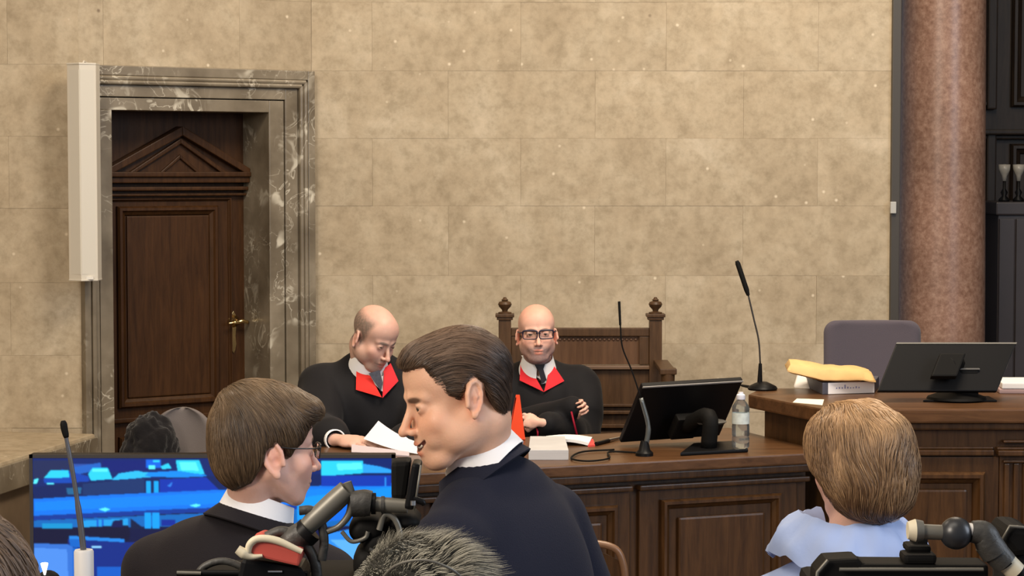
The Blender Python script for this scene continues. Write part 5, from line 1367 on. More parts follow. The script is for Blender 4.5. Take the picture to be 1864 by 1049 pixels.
def make_body(name_h, M, p, T, neck, arms_px, torso_kw, coarse_box, hands=(), legs=None, res=.0024, foot_z=0, parent=None, fines=()):
    S = SDF(); head_sdf(S, M, p); S.frame(Matrix.Identity(4))
    a = M @ Vector((0, .026, -.055)); S.rc(tuple(a), tuple(neck), .054*p.get('neck', 1), p.get('neckb', .058), .018)
    if p.get('beard'): pass
    torso_sdf(S, T, infl=-.005, arms=arms_px, ar=(.046, .038, .026), **torso_kw)
    if legs == 'stand': standing_legs(S, T, -.005, foot_z, p.get('yt', 0))
    if legs and legs != 'stand':
        S.frame(Matrix.Identity(4))
        for hip, kn, an in legs: S.rc(hip, kn, .078, .055, .03); S.rc(kn, an, .052, .038, .02)
    for h in hands: hand_sdf(S, *h[0], **h[1])
    c = M @ Vector((0, 0, 0)); f = [(c, .132, res)]+[(q, r, hh) for q, r, hh in fines]
    (cx_, cy_), rx, ry, lo, hi = coarse_box
    ax_ = body_axes((cx_, cy_, 0), lo, hi, rx, ry, f, .020)
    return sdf_mesh('body', S, *ax_, SKIN, parent, col=skin_color(M, p), smooth_it=2), S
def show_dir(yaw): return Vector((math.sin(yaw), -math.cos(yaw), 0))
R_ = math.radians
def std_hands(arms, T, yaw):
    out = []
    for (a, b, c) in arms:
        d = (Vector(c)-Vector(b)).normalized(); q = d.to_track_quat('-Y', 'Z').to_matrix().to_4x4()
        out.append(((Matrix.Translation(Vector(c)) @ q,), dict(curl=(.4, .5, .5, .6), thumb=.4)))
    return out

# ---------------------------------------------------------------- man in the navy suit (profile, smiling)
def man_navy():
    Y = 3.65; M = T4(P(830, 719, Y), R_(-73), R_(15), R_(-2)) @ Matrix.Scale(.935, 4)
    p = dict(id='navy', neckb=.050, cz=.075, skin=(.78, .45, .30), redf=(1.08, .72, .64), mouth=.0050, mz=.005, smile=.011, eye=.0030, jaw=1.05, browc=(.045, .024, .016), browz=-.003, nose=.95, yt=R_(-120), chin=1.08, ear=.96, neck=1.06,
             eary=-.004, earz=.012, hairpoly=[(-.14, .071), (-.100, .069), (-.056, .070), (-.050, .040), (-.034, .018), (-.014, .000), (-.008, .004), (.000, .024), (.018, .038), (.036, .018), (.040, -.008), (.048, -.032), (.060, -.060), (.085, -.070), (.13, -.070), (.16, .2), (-.14, .2)])
    T = T4(P(884, 872, Y+.06), R_(-120), R_(12))
    yaw = R_(-120); neck = P(874, 850, Y+.045)
    pt = person('smiling man in navy suit, dark hair swept back, facing left in profile', (T.translation.x, T.translation.y, 0))
    sL, sR = T @ Vector((.165, .015, -.100)), T @ Vector((-.165, .015, -.100))
    eL, eR = T @ Vector((.235, .00, -.34)), T @ Vector((-.235, .03, -.34))
    wL, wR = T @ Vector((.215, -.10, -.57)), T @ Vector((-.215, -.08, -.57))
    arms = [(sL, eL, wL), (sR, eR, wR)]
    make_body('body', M, p, T, neck, arms, dict(sh=.175), ((T.translation.x, T.translation.y), .36, .36, -.02, 1.95), hands=std_hands(arms, T, yaw), legs='stand', parent=pt)
    brow_and_eyes(M, p, pt)
    # teeth
    mp = p['mpath']; tp_ = [(s_*q[0], q[1]+.0045, q[2]+.0012) for s_, q in [(-1, mp[3]), (-1, mp[2]), (-1, mp[1]), (1, mp[0]), (1, mp[1]), (1, mp[2]), (1, mp[3])]]
    bm = BM(); tube(bm, [M @ Vector(q) for q in tp_], .0024, 8); obj('teeth', bm, mat('teeth', (.7, .65, .55), .3), pt, smooth=True)
    # hair
    H = SDF(); H.frame(M); H.ell((0, .015, .036), (.079, .097, .079), .01); H.ell((0, -.044, .064), (.058, .046, .046), .02); H.ell((0, .038, -.008), (.070, .058, .070), .02); H.ell((0, .006, .084), (.050, .070, .030), .015)
    p['phase'] = lambda L: nnoise(L*np.array((2.2, .45, 1.6)), 95, 6, 2)
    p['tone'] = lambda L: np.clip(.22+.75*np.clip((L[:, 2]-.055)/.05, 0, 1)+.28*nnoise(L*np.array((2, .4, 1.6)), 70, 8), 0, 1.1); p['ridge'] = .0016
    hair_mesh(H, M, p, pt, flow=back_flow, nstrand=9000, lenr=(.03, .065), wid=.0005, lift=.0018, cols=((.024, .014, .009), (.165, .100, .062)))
    # jacket
    SH = SDF(); torso_sdf(SH, T, .160, infl=.008, width=.95); SH.frame(T); SH.rc((0, -.005, .020), (0, .0, -.06), .060, .064, .02); SH.box((0, 0, -.52), (.5, .5, .20), .01, '-')
    sdf_mesh('shirt', SH, *body_axes((T.translation.x, T.translation.y, 0), T.translation.z-.34, T.translation.z+.10, .26, .26, [], .009), SHIRT, pt)
    J = SDF(); torso_sdf(J, T, .165, infl=.020, arms=arms, ar=(.050, .042, .034), width=.94, depth=1.0, ak=.010)
    J.frame(T); J.ell((0, .070, -.17), (.12, .050, .13), .05); J.ell((0, .045, -.015), (.085, .050, .045), .03)
    J.rc((0, -.03, .10), (0, -.01, .0), .060, .056, .01, '-')
    J.box((0, 0, -.86), (.5, .5, .16), .01, '-')
    ax_ = body_axes((T.translation.x, T.translation.y, 0), .9, 1.62, .38, .38, [(T.translation, .38, .0075)], .0075)
    sdf_mesh('jacket', J, *ax_, NAVY, pt, wob=fold_wob(T, .0065, 3, 19), smooth_it=2)
    tr = SDF(); standing_legs(tr, T, .018, 0, p['yt']); tr.frame(T); tr.ell((0, .01, -.58), (.175, .125, .15), .03); 
    tr.frame(Matrix.Identity(4)); tr.box((T.translation.x, T.translation.y, 0), (.6, .6, .035), .003, '-')
    sdf_mesh('trousers', tr, *body_axes((T.translation.x, T.translation.y, 0), .0, 1.25, .38, .38, [], .022), NAVY, pt, smooth_it=1)
    shoes(T, 0, p['yt'], pt, SHOE)
    # collars
    N_ = T4(P(880, 846, Y+.035), R_(-104), R_(31)); 
    collar_band('shirt_collar', N_, .062, .066, -.026, .002, .034, SHIRT, pt, open_=.30, flare=.010, fold=True, thick=.0025)
    N2 = T4(P(876, 865, Y+.040), R_(-106), R_(29))
    collar_band('jacket_collar', N2, .068, .074, -.012, .000, .026, NAVY, pt, open_=.25, flare=.018, fold=True, thick=.004)
man_navy()

# ---------------------------------------------------------------- man with glasses, from behind
def man_glasses():
    Y = 4.3; M = T4(P(487, 812, Y), R_(117), R_(6), R_(0)) @ Matrix.Scale(.99, 4)
    p = dict(id='gl', neckb=.050, skin=(.78, .47, .37), redf=(1.08, .74, .70), browc=(.05, .03, .02), nose=.75, yt=R_(158), eye=.004, neck=.93, ear=1.08,
             hairpoly=[(-.110, .050), (-.080, .058), (-.062, .040), (-.050, .018), (-.034, .004), (-.026, -.030), (-.016, -.030), (-.008, .004), (.012, .012), (.030, .004), (.034, -.02), (.046, -.066), (.062, -.086), (.12, -.098), (.16, -.03), (.16, .2), (-.14, .2), (-.14, .06)])
    T = T4(P(446, 955, Y+.06), R_(158), R_(5)); yaw = R_(158)
    pt = person('man with brown hair and glasses in a charcoal suit, seen from behind before the television', (T.translation.x, T.translation.y, 0))
    S_ = [T @ Vector((s*.178, .015, -.10)) for s in (1, -1)]; E_ = [T @ Vector((s*.235, .0, -.33)) for s in (1, -1)]; W_ = [T @ Vector((s*.22, -.10, -.56)) for s in (1, -1)]
    arms = list(zip(S_, E_, W_))
    make_body('body', M, p, T, P(460, 915, Y+.03), arms, dict(sh=.178), ((T.translation.x, T.translation.y), .36, .36, -.02, 1.80), hands=std_hands(arms, T, yaw), legs='stand', parent=pt)
    brow_and_eyes(M, p, pt)
    glasses(M, pt, (.02, .018, .018), w=.024, h=.015, r=.0012)
    H = SDF(); H.frame(M); H.ell((0, .016, .040), (.084, .106, .087), .01); H.ell((0, .052, -.010), (.076, .064, .080), .03); H.ell((-.012, -.060, .078), (.054, .042, .030), .022); H.ell((0, .02, .09), (.058, .085, .036), .02)
    p['phase'] = lambda L: nnoise(L*np.array((1.2, 1.2, .4)), 90, 6, 2); p['ridge'] = .0014
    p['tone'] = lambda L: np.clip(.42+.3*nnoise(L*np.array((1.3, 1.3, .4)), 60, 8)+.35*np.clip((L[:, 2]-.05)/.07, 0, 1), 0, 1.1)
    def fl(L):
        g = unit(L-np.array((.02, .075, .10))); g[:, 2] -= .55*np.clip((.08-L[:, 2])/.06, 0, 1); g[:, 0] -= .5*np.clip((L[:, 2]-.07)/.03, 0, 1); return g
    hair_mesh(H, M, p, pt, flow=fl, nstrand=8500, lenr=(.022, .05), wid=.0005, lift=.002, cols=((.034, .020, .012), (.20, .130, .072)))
    SH = SDF(); torso_sdf(SH, T, .160, infl=.008, width=.95); SH.frame(T); SH.rc((0, -.005, .020), (0, .0, -.06), .060, .064, .02); SH.box((0, 0, -.52), (.5, .5, .20), .01, '-')
    sdf_mesh('shirt', SH, *body_axes((T.translation.x, T.translation.y, 0), T.translation.z-.34, T.translation.z+.10, .26, .26, [], .009), SHIRT, pt)
    J = SDF(); torso_sdf(J, T, .195, infl=.022, arms=arms, ar=(.046, .042, .034), width=1.05)
    J.frame(T); J.ell((0, .065, -.13), (.15, .055, .14), .05)
    J.rc((0, -.03, .10), (0, -.01, .0), .066, .062, .01, '-'); J.box((0, 0, -.86), (.5, .5, .16), .01, '-')
    ax_ = body_axes((T.translation.x, T.translation.y, 0), .75, 1.50, .38, .38, [], .008)
    sdf_mesh('jacket', J, *ax_, CHARC, pt, wob=fold_wob(T, .006, 8, 19), smooth_it=2)
    tr = SDF(); standing_legs(tr, T, .018, 0, p['yt']); tr.frame(T); tr.ell((0, .01, -.58), (.175, .125, .15), .03)
    tr.frame(Matrix.Identity(4)); tr.box((T.translation.x, T.translation.y, 0), (.6, .6, .035), .003, '-')
    sdf_mesh('trousers', tr, *body_axes((T.translation.x, T.translation.y, 0), .0, 1.15, .38, .38, [], .022), CHARC, pt)
    shoes(T, 0, p['yt'], pt, SHOE)
    N_ = T4(P(468, 938, Y+.03), R_(118), R_(16)); collar_band('shirt_collar', N_, .066, .071, -.018, -.010, .038, SHIRT, pt, open_=.3, flare=.011, fold=True, thick=.0025)
    N2 = T4(P(466, 952, Y+.035), R_(128), R_(16)); collar_band('jacket_collar', N2, .073, .079, -.014, -.004, .026, CHARC, pt, open_=.35, flare=.026, fold=True, thick=.004)
man_glasses()

# ---------------------------------------------------------------- woman in pale blue, from behind
def woman():
    Y = 4.4; M = T4(P(1562, 846, Y), R_(-150), R_(2), 0) @ Matrix.Scale(.97, 4)
    p = dict(id='wo', skin=(.78, .47, .36), browc=(.1, .06, .04), nose=.7, yt=R_(-172), neck=.88, ear=.9, chin=.9)
    p['hairpoly'] = [(-.12, .050), (-.085, .040), (-.060, .020), (-.040, .002), (-.020, -.016), (.000, -.040), (.008, -.078), (.02, -.098), (.06, -.116), (.12, -.116), (.17, -.03), (.17, .2), (-.14, .2)]
    T = T4(P(1545, 1025, Y+.03), R_(-175), R_(3)); yaw = R_(-175)
    pt = person('woman with short light brown hair and pale blue wide-collared blouse, seen from behind', (T.translation.x, T.translation.y, 0))
    S_ = [T @ Vector((s*.150, .012, -.095)) for s in (1, -1)]; E_ = [T @ Vector((s*.215, .0, -.31)) for s in (1, -1)]; W_ = [T @ Vector((s*.19, -.10, -.52)) for s in (1, -1)]
    arms = list(zip(S_, E_, W_))
    make_body('body', M, p, T, P(1553, 985, Y+.03), arms, dict(sh=.150, width=.9, depth=.95), ((T.translation.x, T.translation.y), .34, .34, -.02, 1.70), hands=std_hands(arms, T, yaw), legs='stand', parent=pt)
    brow_and_eyes(M, p, pt)
    H = SDF(); H.frame(M); H.ell((0, .012, .036), (.103, .116, .096), .01); H.ell((0, .045, -.020), (.098, .082, .088), .03); H.ell((0, .050, -.062), (.072, .056, .045), .03); H.ell((0, -.03, .05), (.090, .075, .065), .03)
    for s in (1, -1): H.ell((s*.078, -.012, .0), (.026, .045, .06), .02)
    p['phase'] = lambda L: nnoise(L*np.array((1.3, 1.3, .45)), 70, 9, 2); p['ridge'] = .0042
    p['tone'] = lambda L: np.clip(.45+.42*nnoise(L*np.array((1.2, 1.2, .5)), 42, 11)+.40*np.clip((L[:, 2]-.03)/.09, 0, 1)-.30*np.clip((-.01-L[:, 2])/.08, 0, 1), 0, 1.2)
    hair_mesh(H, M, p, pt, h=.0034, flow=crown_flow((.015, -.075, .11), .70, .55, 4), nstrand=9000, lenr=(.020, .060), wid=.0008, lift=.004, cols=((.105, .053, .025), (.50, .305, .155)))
    J = SDF(); torso_sdf(J, T, .165, infl=.026, arms=arms, ar=(.046, .046, .040), width=.95)
    J.frame(T); J.ell((0, .05, -.12), (.14, .06, .12), .05); J.rc((0, -.03, .10), (0, -.01, .0), .058, .055, .01, '-'); J.box((0, 0, -.80), (.5, .5, .16), .01, '-')
    ax_ = body_axes((T.translation.x, T.translation.y, 0), .75, 1.45, .36, .36, [], .008)
    sdf_mesh('blouse', J, *ax_, BLUE, pt, wob=fold_wob(T, .010, 12, 20), smooth_it=2)
    tr = SDF(); standing_legs(tr, T, .020, 0, p['yt']); tr.frame(T); tr.ell((0, .01, -.58), (.172, .12, .15), .03)
    tr.frame(Matrix.Identity(4)); tr.box((T.translation.x, T.translation.y, 0), (.6, .6, .035), .003, '-')
    sdf_mesh('trousers', tr, *body_axes((T.translation.x, T.translation.y, 0), .0, 1.05, .36, .36, [], .022), CHARC, pt)
    shoes(T, 0, p['yt'], pt, SHOE)
    # wide standing collar, folded and flared, with creases
    n = 60; nv = 12; pts = []
    N_ = T4(P(1545, 990, Y+.02), R_(-172), R_(-2)) @ Matrix.Diagonal((1.1, 1.1, 1.35, 1))
    for j in range(nv):
        t = j/(nv-1); row = []
        for i in range(n):
            a = -PI/2+.35+(2*PI-.7)*i/(n-1); ca_, sa = math.cos(a), math.sin(a)
            # up along the neck, over, then flaring out to a wide hem
            if t < .35: u = t/.35; r = .064+.018*u; z = .004+.036*u
            else: u = (t-.35)/.65; r = .082+.052*math.sin(u*PI/2)**.8; z = .040-.052*u**1.1-.010*u
            r *= 1+.030*math.sin(5*a+1.0)*t+.02*math.sin(11*a)*t
            z += .010*math.sin(4*a+.6)*t*(.5+.5*u) + (.010*math.cos(a)**2*(ca_ > 0))*(1-t*.3)
            cr_ = .0035*math.sin(17*a+6*t)*t+.003*math.sin(7*a-9*t)*t; row.append(N_ @ Vector(((r+cr_)*1.10*ca_, (r+cr_)*.9*sa, z+cr_)))
        pts.append(row)
    gridmesh('wide_collar', pts, n, nv, BLUE, pt, .0022)
woman()

# ---------------------------------------------------------------- judges
def robe_common(J, T, arms, infl=.035, ar=(.075, .085, .075)):
    torso_sdf(J, T, .195, infl=infl, arms=arms, ar=tuple(a-infl for a in ar), width=1.08, depth=1.1)
def tie_and_shirt(S, T, pt, px_shirt, px_tie, knot, Y0, tiem):
    patch_px('shirt_front', S, px_shirt, Y0, SHIRT, pt, .004)
    patch_px('tie', S, px_tie, Y0, tiem, pt, .009)
    patch_px('tie_knot', S, knot, Y0, tiem, pt, .016, thick=.004)
def judge_reading():
    Y = 8.0; M = T4(P(681, 613, Y), R_(47), R_(29), R_(4)) @ Matrix.Scale(.95, 4)
    p = dict(id='j1', skin=(.62, .38, .30), shy=.034, jaw=1.05, redf=(1.08, .72, .70), redtop=.8, browc=(.22, .17, .14), shaved=.9, stubc=(.17, .13, .105), rim=.088, stubble=.35, yt=0, nose=1.0, eye=.0016, neck=1.05)
    T = T4(P(676, 676, Y+.06), R_(10), R_(12)); pt = person('bald judge in black robe with red lapels, head bowed over the papers in his hand', (T.translation.x, T.translation.y+.1, DAIS))
    sR, sL = T @ Vector((-.175, .015, -.062)), T @ Vector((.175, .015, -.062))
    eR = P(578, 790, 7.84); wR = P(610, 801, 7.56); eL = P(772, 800, 7.95); wL = P(728, 812, 7.66)
    arms = [(sR, eR, wR), (sL, eL, wL)]
    q = (P(668, 806, 7.46)-wR); hM = Matrix.Translation(wR+q.normalized()*.03) @ q.to_track_quat('-Y', 'Z').to_matrix().to_4x4() @ Matrix.Rotation(R_(-20), 4, 'Y')
    q2 = (P(690, 822, 7.58)-wL); hM2 = Matrix.Translation(wL+q2.normalized()*.02) @ q2.to_track_quat('-Y', 'Z').to_matrix().to_4x4()
    hip = T @ Vector((.09, .0, -.56)); hip2 = T @ Vector((-.09, .0, -.56))
    legs = []
    for h in (hip, hip2): legs.append((tuple(h), (h.x, 7.62, DAIS+.50), (h.x, 7.66, DAIS+.07)))
    (_, S) = make_body('body', M, p, T, P(668, 664, Y+.05), arms, dict(sh=.175), ((T.translation.x, Y-.1), .36, .50, DAIS, 1.60), hands=[((hM,), dict(curl=(.35, .4, .5, .6), thumb=.6)), ((hM2,), dict(curl=(.3, .4, .5, .6), thumb=.4))], legs=legs, parent=pt, res=.003,
              fines=[(P(645, 803, 7.5), .09, .0035), (P(705, 815, 7.6), .09, .0035)])
    brow_and_eyes(M, p, pt)
    J = SDF(); robe_common(J, T, [(sR, eR, wR.lerp(eR, .25)), (sL, eL, wL.lerp(eL, .25))], ar=(.090, .085, .075))
    J.frame(T); J.ell((0, .03, -.09), (.20, .12, .075), .05); J.ell((-.17, -.02, -.20), (.085, .12, .14), .05); J.ell((.17, -.02, -.20), (.085, .12, .14), .05)
    for s in (1, -1): J.rc((s*.055, .045, .030), (s*.195, .015, -.075), .036, .040, .03)
    J.ell((0, .06, .0), (.08, .04, .06), .03)
    J.rc((0, -.06, .12), (0, -.02, .0), .064, .060, .012, '-')
    J.box((0, 0, -.9), (.6, .6, .22), .01, '-')
    ax_ = body_axes((T.translation.x, Y-.1, 0), DAIS+.3, 1.50, .36, .46, [], .0085)
    sdf_mesh('robe', J, *ax_, ROBE, pt, wob=fold_wob(T, .017, 21, 26), smooth_it=2)
    K = SDF(); K.p = J.p[:]
    patch_px('red_lapel', J, [(649, 667), (673, 683), (695, 724), (648, 710)], 7.6, REDL_LIT, pt, .013)
    patch_px('red_lapel', J, [(699, 672), (711, 662), (725, 694), (696, 725)], 7.6, REDL, pt, .014)
    tm = mat('grey_tie', (.075, .08, .105), .6, var=.2, vscale=120)
    patch_px('shirt_front', J, [(640, 640), (702, 668), (697, 714), (664, 684)], 7.6, SHIRT, pt, .009)
    patch_px('tie', J, [(671, 680), (691, 674), (697, 697), (694, 713)], 7.6, tm, pt, .018, thick=.004, flat=True)
    N_ = T4(P(672, 663, Y+.035), R_(20), R_(26)); collar_band('shirt_collar', N_, .062, .064, -.030, .004, .044, SHIRT, pt, open_=.16, flare=.014, fold=True, thick=.0025)
    # velvet yoke round the shoulders
    bmv = T4(P(674, 668, Y+.06), R_(12), R_(16)); collar_band('robe_collar', bmv, .074, .080, -.062, -.004, .030, VELVET, pt, open_=.9, flare=.030, fold=True, thick=.004)
    # cuffs
    for a, b in ((eR, wR), (eL, wL)):
        d = (b-a).normalized(); bm = BM(); lathe(bm, b-d*.035, [(.034, 0), (.036, .02), (.037, .044), (.033, .046), (.032, .0)], d, 20, cap=False); obj('shirt_cuff', bm, SHIRT, pt, smooth=True)
    tr = SDF(); tr.frame(Matrix.Identity(4))
    for hp, kn, an in legs: tr.rc(hp, kn, .092, .068, .04); tr.rc(kn, an, .066, .052, .02)
    sdf_mesh('trousers', tr, *body_axes((T.translation.x, 7.85, 0), DAIS, 1.15, .36, .42, [], .022), ROBE, pt)
    for hp, kn, an in legs:
        Sx = SDF(); Sx.frame(Matrix.Translation((an[0], an[1], DAIS))); Sx.rc((0, .02, .038), (0, -.15, .03), .040, .034, .01); Sx.ell((0, .02, .08), (.045, .05, .05), .02); Sx.box((0, -.07, -.05), (.3, .4, .05), .003, '-')
        sdf_mesh('shoe', Sx, np.arange(an[0]-.1, an[0]+.1, .012), np.arange(an[1]-.22, an[1]+.12, .012), np.arange(DAIS-.02, DAIS+.16, .012), SHOE, pt)
    return T
judge_reading()
sheet('held_papers', [P(689, 767, 7.50), P(771, 808, 7.38), P(770, 829, 7.34), P(662, 800, 7.46)], 'white papers curling up in the hand of the bald judge', mat('sheet_white', (.72, .70, .74), .8), .002, bulge=-.012, cat='papers', n=12)
sheet('flat_papers', [P(640, 812, 7.44), P(745, 826, 7.36), P(745, 833, 7.30), P(640, 826, 7.36)], 'flat white sheets on the desk under the hand of the reading judge', mat('sheet_pink', (.50, .44, .47), .8), .006, cat='papers')

def judge_glasses():
    Y = 9.0; M = T4(P(977, 606, Y), R_(3), R_(1), R_(-1.5)) @ Matrix.Scale(1.0, 4)
    p = dict(id='j2', skin=(.78, .46, .36), redf=(1.08, .68, .60), redtop=1.3, browc=(.16, .11, .09), stubble=.8, stubc=(.27, .18, .18), shaved=.25, rim=.02, yt=0, eye=.0022, smile=.010, mouth=.0014, fw=1.02, jaw=1.03, neck=1.10)
    T = T4(P(981, 676, Y+.06), R_(2), R_(6)); pt = person('smiling bald judge with dark-rimmed glasses, black robe with red lapels, arms folded', (T.translation.x, T.translation.y+.1, DAIS))
    sR, sL = T @ Vector((-.175, .015, -.062)), T @ Vector((.175, .015, -.062))
    eR = P(906, 786, 8.95); wR = P(1026, 748, 8.74); eL = P(1064, 792, 8.95); wL = P(990, 770, 8.60)
    arms = [(sR, eR, wR), (sL, eL, wL)]
    hands = []
    for w_, e_, tgt in ((wR, eR, P(1046, 742, 8.72)), (wL, eL, P(952, 764, 8.60))):
        q = (tgt-w_).normalized(); hands.append(((Matrix.Translation(w_+q*.02) @ q.to_track_quat('-Y', 'Z').to_matrix().to_4x4() @ Matrix.Rotation(R_(75), 4, 'Y'),), dict(curl=(1.2, 1.2, 1.3, 1.3), thumb=.9, sc_=.8)))
    legs = []
    for s in (-.1, .1):
        h = T @ Vector((s, .0, -.56)); legs.append((tuple(h), (h.x, 8.62, DAIS+.52), (h.x, 8.60, DAIS+.07)))
    make_body('body', M, p, T, P(979, 664, Y+.05), arms, dict(sh=.175), ((T.translation.x, Y-.1), .36, .55, DAIS, 1.52), hands=hands, legs=legs, parent=pt, res=.003, fines=[(P(1045, 745, 8.7), .07, .0035), (P(968, 768, 8.7), .07, .0035)])
    brow_and_eyes(M, p, pt); glasses(M, pt, (.018, .014, .035), w=.029, h=.0175, r=.0022, y=-.1015, sq=.5, z=.001, top_thick=1.7)
    J = SDF(); torso_sdf(J, T, .19, infl=.032, arms=[], width=1.10, depth=1.1)
    J.frame(Matrix.Identity(4))
    for (a, b, c), e_ in zip(arms, (-.12, .10)): J.rc(tuple(a), tuple(b), .086, .074, .03); J.rc(tuple(b), tuple(Vector(c).lerp(Vector(b), e_)), .068, .050, .014)
    J.frame(T); J.ell((0, .03, -.10), (.19, .11, .07), .05)
    for s in (1, -1): J.rc((s*.060, .045, .010), (s*.180, .015, -.070), .034, .040, .03)
    J.rc((0, -.06, .12), (0, -.02, .0), .064, .060, .012, '-'); J.box((0, 0, -.9), (.6, .6, .22), .01, '-')
    sdf_mesh('robe', J, *body_axes((T.translation.x, Y-.05, 0), DAIS+.3, 1.42, .36, .48, [], .0085), ROBE, pt, wob=fold_wob(T, .014, 33, 26), smooth_it=2)
    patch_px('red_lapel', J, [(948, 657), (964, 668), (990, 714), (946, 693)], 8.5, REDL, pt, .013)
    patch_px('red_lapel', J, [(996, 690), (1001, 656), (1027, 694), (990, 714)], 8.5, REDL, pt, .014)
    tm = mat('dark_tie', (.008, .007, .016), .5)
    patch_px('shirt_front', J, [(949, 648), (1001, 652), (992, 696), (975, 686)], 8.5, SHIRT, pt, .009)
    patch_px('tie', J, [(979, 668), (988, 668), (995, 692), (986, 700)], 8.5, tm, pt, .022, thick=.004, flat=True)
    patch_px('tie_knot', J, [(973, 664), (992, 663), (988, 675), (979, 675)], 8.5, tm, pt, .030, thick=.010, flat=True)
    N_ = T4(P(979, 665, Y+.03), R_(3), R_(16)); collar_band('shirt_collar', N_, .063, .064, -.022, .006, .040, SHIRT, pt, open_=.14, flare=.014, fold=True, thick=.0025)
    collar_band('robe_collar', T4(P(980, 668, Y+.06), R_(3), R_(16)), .074, .080, -.062, -.004, .030, VELVET, pt, open_=.9, flare=.028, fold=True, thick=.004)
    RC = mat('red_cord', (.30, .01, .03), .6)
    for a, b, c in (((1040, 750), (1046, 775), (1055, 812)), ((976, 778), (979, 790), (976, 812))):
        bm = BM(); tube(bm, spline([P(*a, 8.62), P(*b, 8.60), P(*c, 8.64)], 5), .004, 6); obj('red_cord', bm, RC, pt, smooth=True)
    tr = SDF(); tr.frame(Matrix.Identity(4))
    for hp, kn, an in legs: tr.rc(hp, kn, .092, .068, .04); tr.rc(kn, an, .066, .052, .02)
    sdf_mesh('trousers', tr, *body_axes((T.translation.x, 8.82, 0), DAIS, 1.1, .36, .46, [], .022), ROBE, pt)
    for hp, kn, an in legs:
        Sx = SDF(); Sx.frame(Matrix.Translation((an[0], an[1], DAIS))); Sx.rc((0, .02, .038), (0, -.15, .03), .040, .034, .01); Sx.ell((0, .02, .08), (.045, .05, .05), .02); Sx.box((0, -.07, -.05), (.3, .4, .05), .003, '-')
        sdf_mesh('shoe', Sx, np.arange(an[0]-.1, an[0]+.1, .012), np.arange(an[1]-.22, an[1]+.12, .012), np.arange(DAIS-.02, DAIS+.16, .012), SHOE, pt)
judge_glasses()
# seat for the reading judge, hidden behind the desk
office_chair(P(676, 700, 8.32).x, 8.46, P(676, 720, 8.38).z, .44, 'grey office chair under the judge reading papers, hidden behind him', GREYF2, hgt=.50, rad=.06)

# ---------------------------------------------------------------- edge of a head at the bottom left corner
def onlooker():
    Y = 1.9; M = T4(P(-104, 1175, Y), R_(175), R_(3), 0)
    p = dict(id='on', skin=(.5, .29, .2), browc=(.06, .035, .02), yt=R_(178)); p['hairpoly'] = [(-.12, .05), (-.07, .05), (-.04, .0), (-.01, .01), (.014, .02), (.034, .01), (.05, -.07), (.07, -.09), (.12, -.10), (.16, -.03), (.16, .2), (-.14, .2)]
    T = T4(M @ Vector((0, .03, -.17)), R_(178), R_(3)); pt = person('brown-haired onlooker whose head just shows at the bottom left corner', (T.translation.x, T.translation.y, 0))
    S_ = [T @ Vector((s*.175, .012, -.10)) for s in (1, -1)]; E_ = [T @ Vector((s*.235, .0, -.34)) for s in (1, -1)]; W_ = [T @ Vector((s*.2, -.10, -.56)) for s in (1, -1)]
    arms = list(zip(S_, E_, W_))
    make_body('body', M, p, T, T.translation, arms, dict(sh=.175), ((T.translation.x, T.translation.y), .36, .36, -.02, 1.85), hands=std_hands(arms, T, 0), legs='stand', parent=pt, res=.004)
    brow_and_eyes(M, p, pt)
    H = SDF(); H.frame(M); H.ell((0, .016, .040), (.086, .106, .088), .01); H.ell((0, .05, -.01), (.078, .066, .080), .03)
    p['tone'] = lambda L: np.clip(.5+.4*nnoise(L, 50, 8), 0, 1)
    hair_mesh(H, M, p, pt, h=.004, flow=crown_flow((0, .06, .12), .6), nstrand=3000, lenr=(.02, .04), wid=.0007, lift=.002, cols=((.10, .062, .04), (.26, .17, .11)))
    J = SDF(); torso_sdf(J, T, .19, infl=.022, arms=arms, ar=(.046, .042, .034)); J.rc((0, 0, 0), (0, 0, 0.01), .001); J.frame(T); J.rc((0, -.03, .10), (0, -.01, .0), .066, .062, .01, '-'); J.box((0, 0, -.86), (.5, .5, .16), .01, '-')
    sdf_mesh('jacket', J, *body_axes((T.translation.x, T.translation.y, 0), .8, 1.62, .38, .38, [], .014), CHARC, pt)
    tr = SDF(); standing_legs(tr, T, .018, 0, p['yt']); tr.frame(T); tr.ell((0, .01, -.58), (.175, .125, .15), .03)
    tr.frame(Matrix.Identity(4)); tr.box((T.translation.x, T.translation.y, 0), (.6, .6, .035), .003, '-')
    sdf_mesh('trousers', tr, *body_axes((T.translation.x, T.translation.y, 0), .0, 1.2, .38, .38, [], .024), CHARC, pt)
    shoes(T, 0, p['yt'], pt, SHOE)
onlooker()
# ================================================================== PRESS CAMERAS IN THE FOREGROUND
RUB = mat('rubber_grey', (.040, .038, .034), .5, bump=.2, bscale=200)
RUBL = mat('worn_grey_metal', (.16, .15, .125), .42, .3)
CREAM = mat('cream_ring', (.62, .55, .40), .5)
YG = 1.8
def Q(px, py, dy=0): return P(px, py, YG+dy)
def px2(r, dy=0): return r*(YG+dy)/F
def tp(name, px_pts, rads, m, parent, n=5, seg=14, dy=0, smooth=True, sp=True):
    pts = [P(a, b, YG+dy+(c[0] if c else 0)) for a, b, *c in px_pts]
    if sp:
        path = spline(pts, n); 
        if hasattr(rads, '__len__'):
            rr = []
            for i in range(len(rads)-1):
                for k in range(n): rr.append(px2(rads[i]+(rads[i+1]-rads[i])*k/n))
            rr.append(px2(rads[-1]))
        else: rr = px2(rads)
    else: path = pts; rr = [px2(r) for r in rads] if hasattr(rads, '__len__') else px2(rads)
    bm = BM(); tube(bm, path, rr, seg); return obj(name, bm, m, parent, smooth=smooth, autos=True)
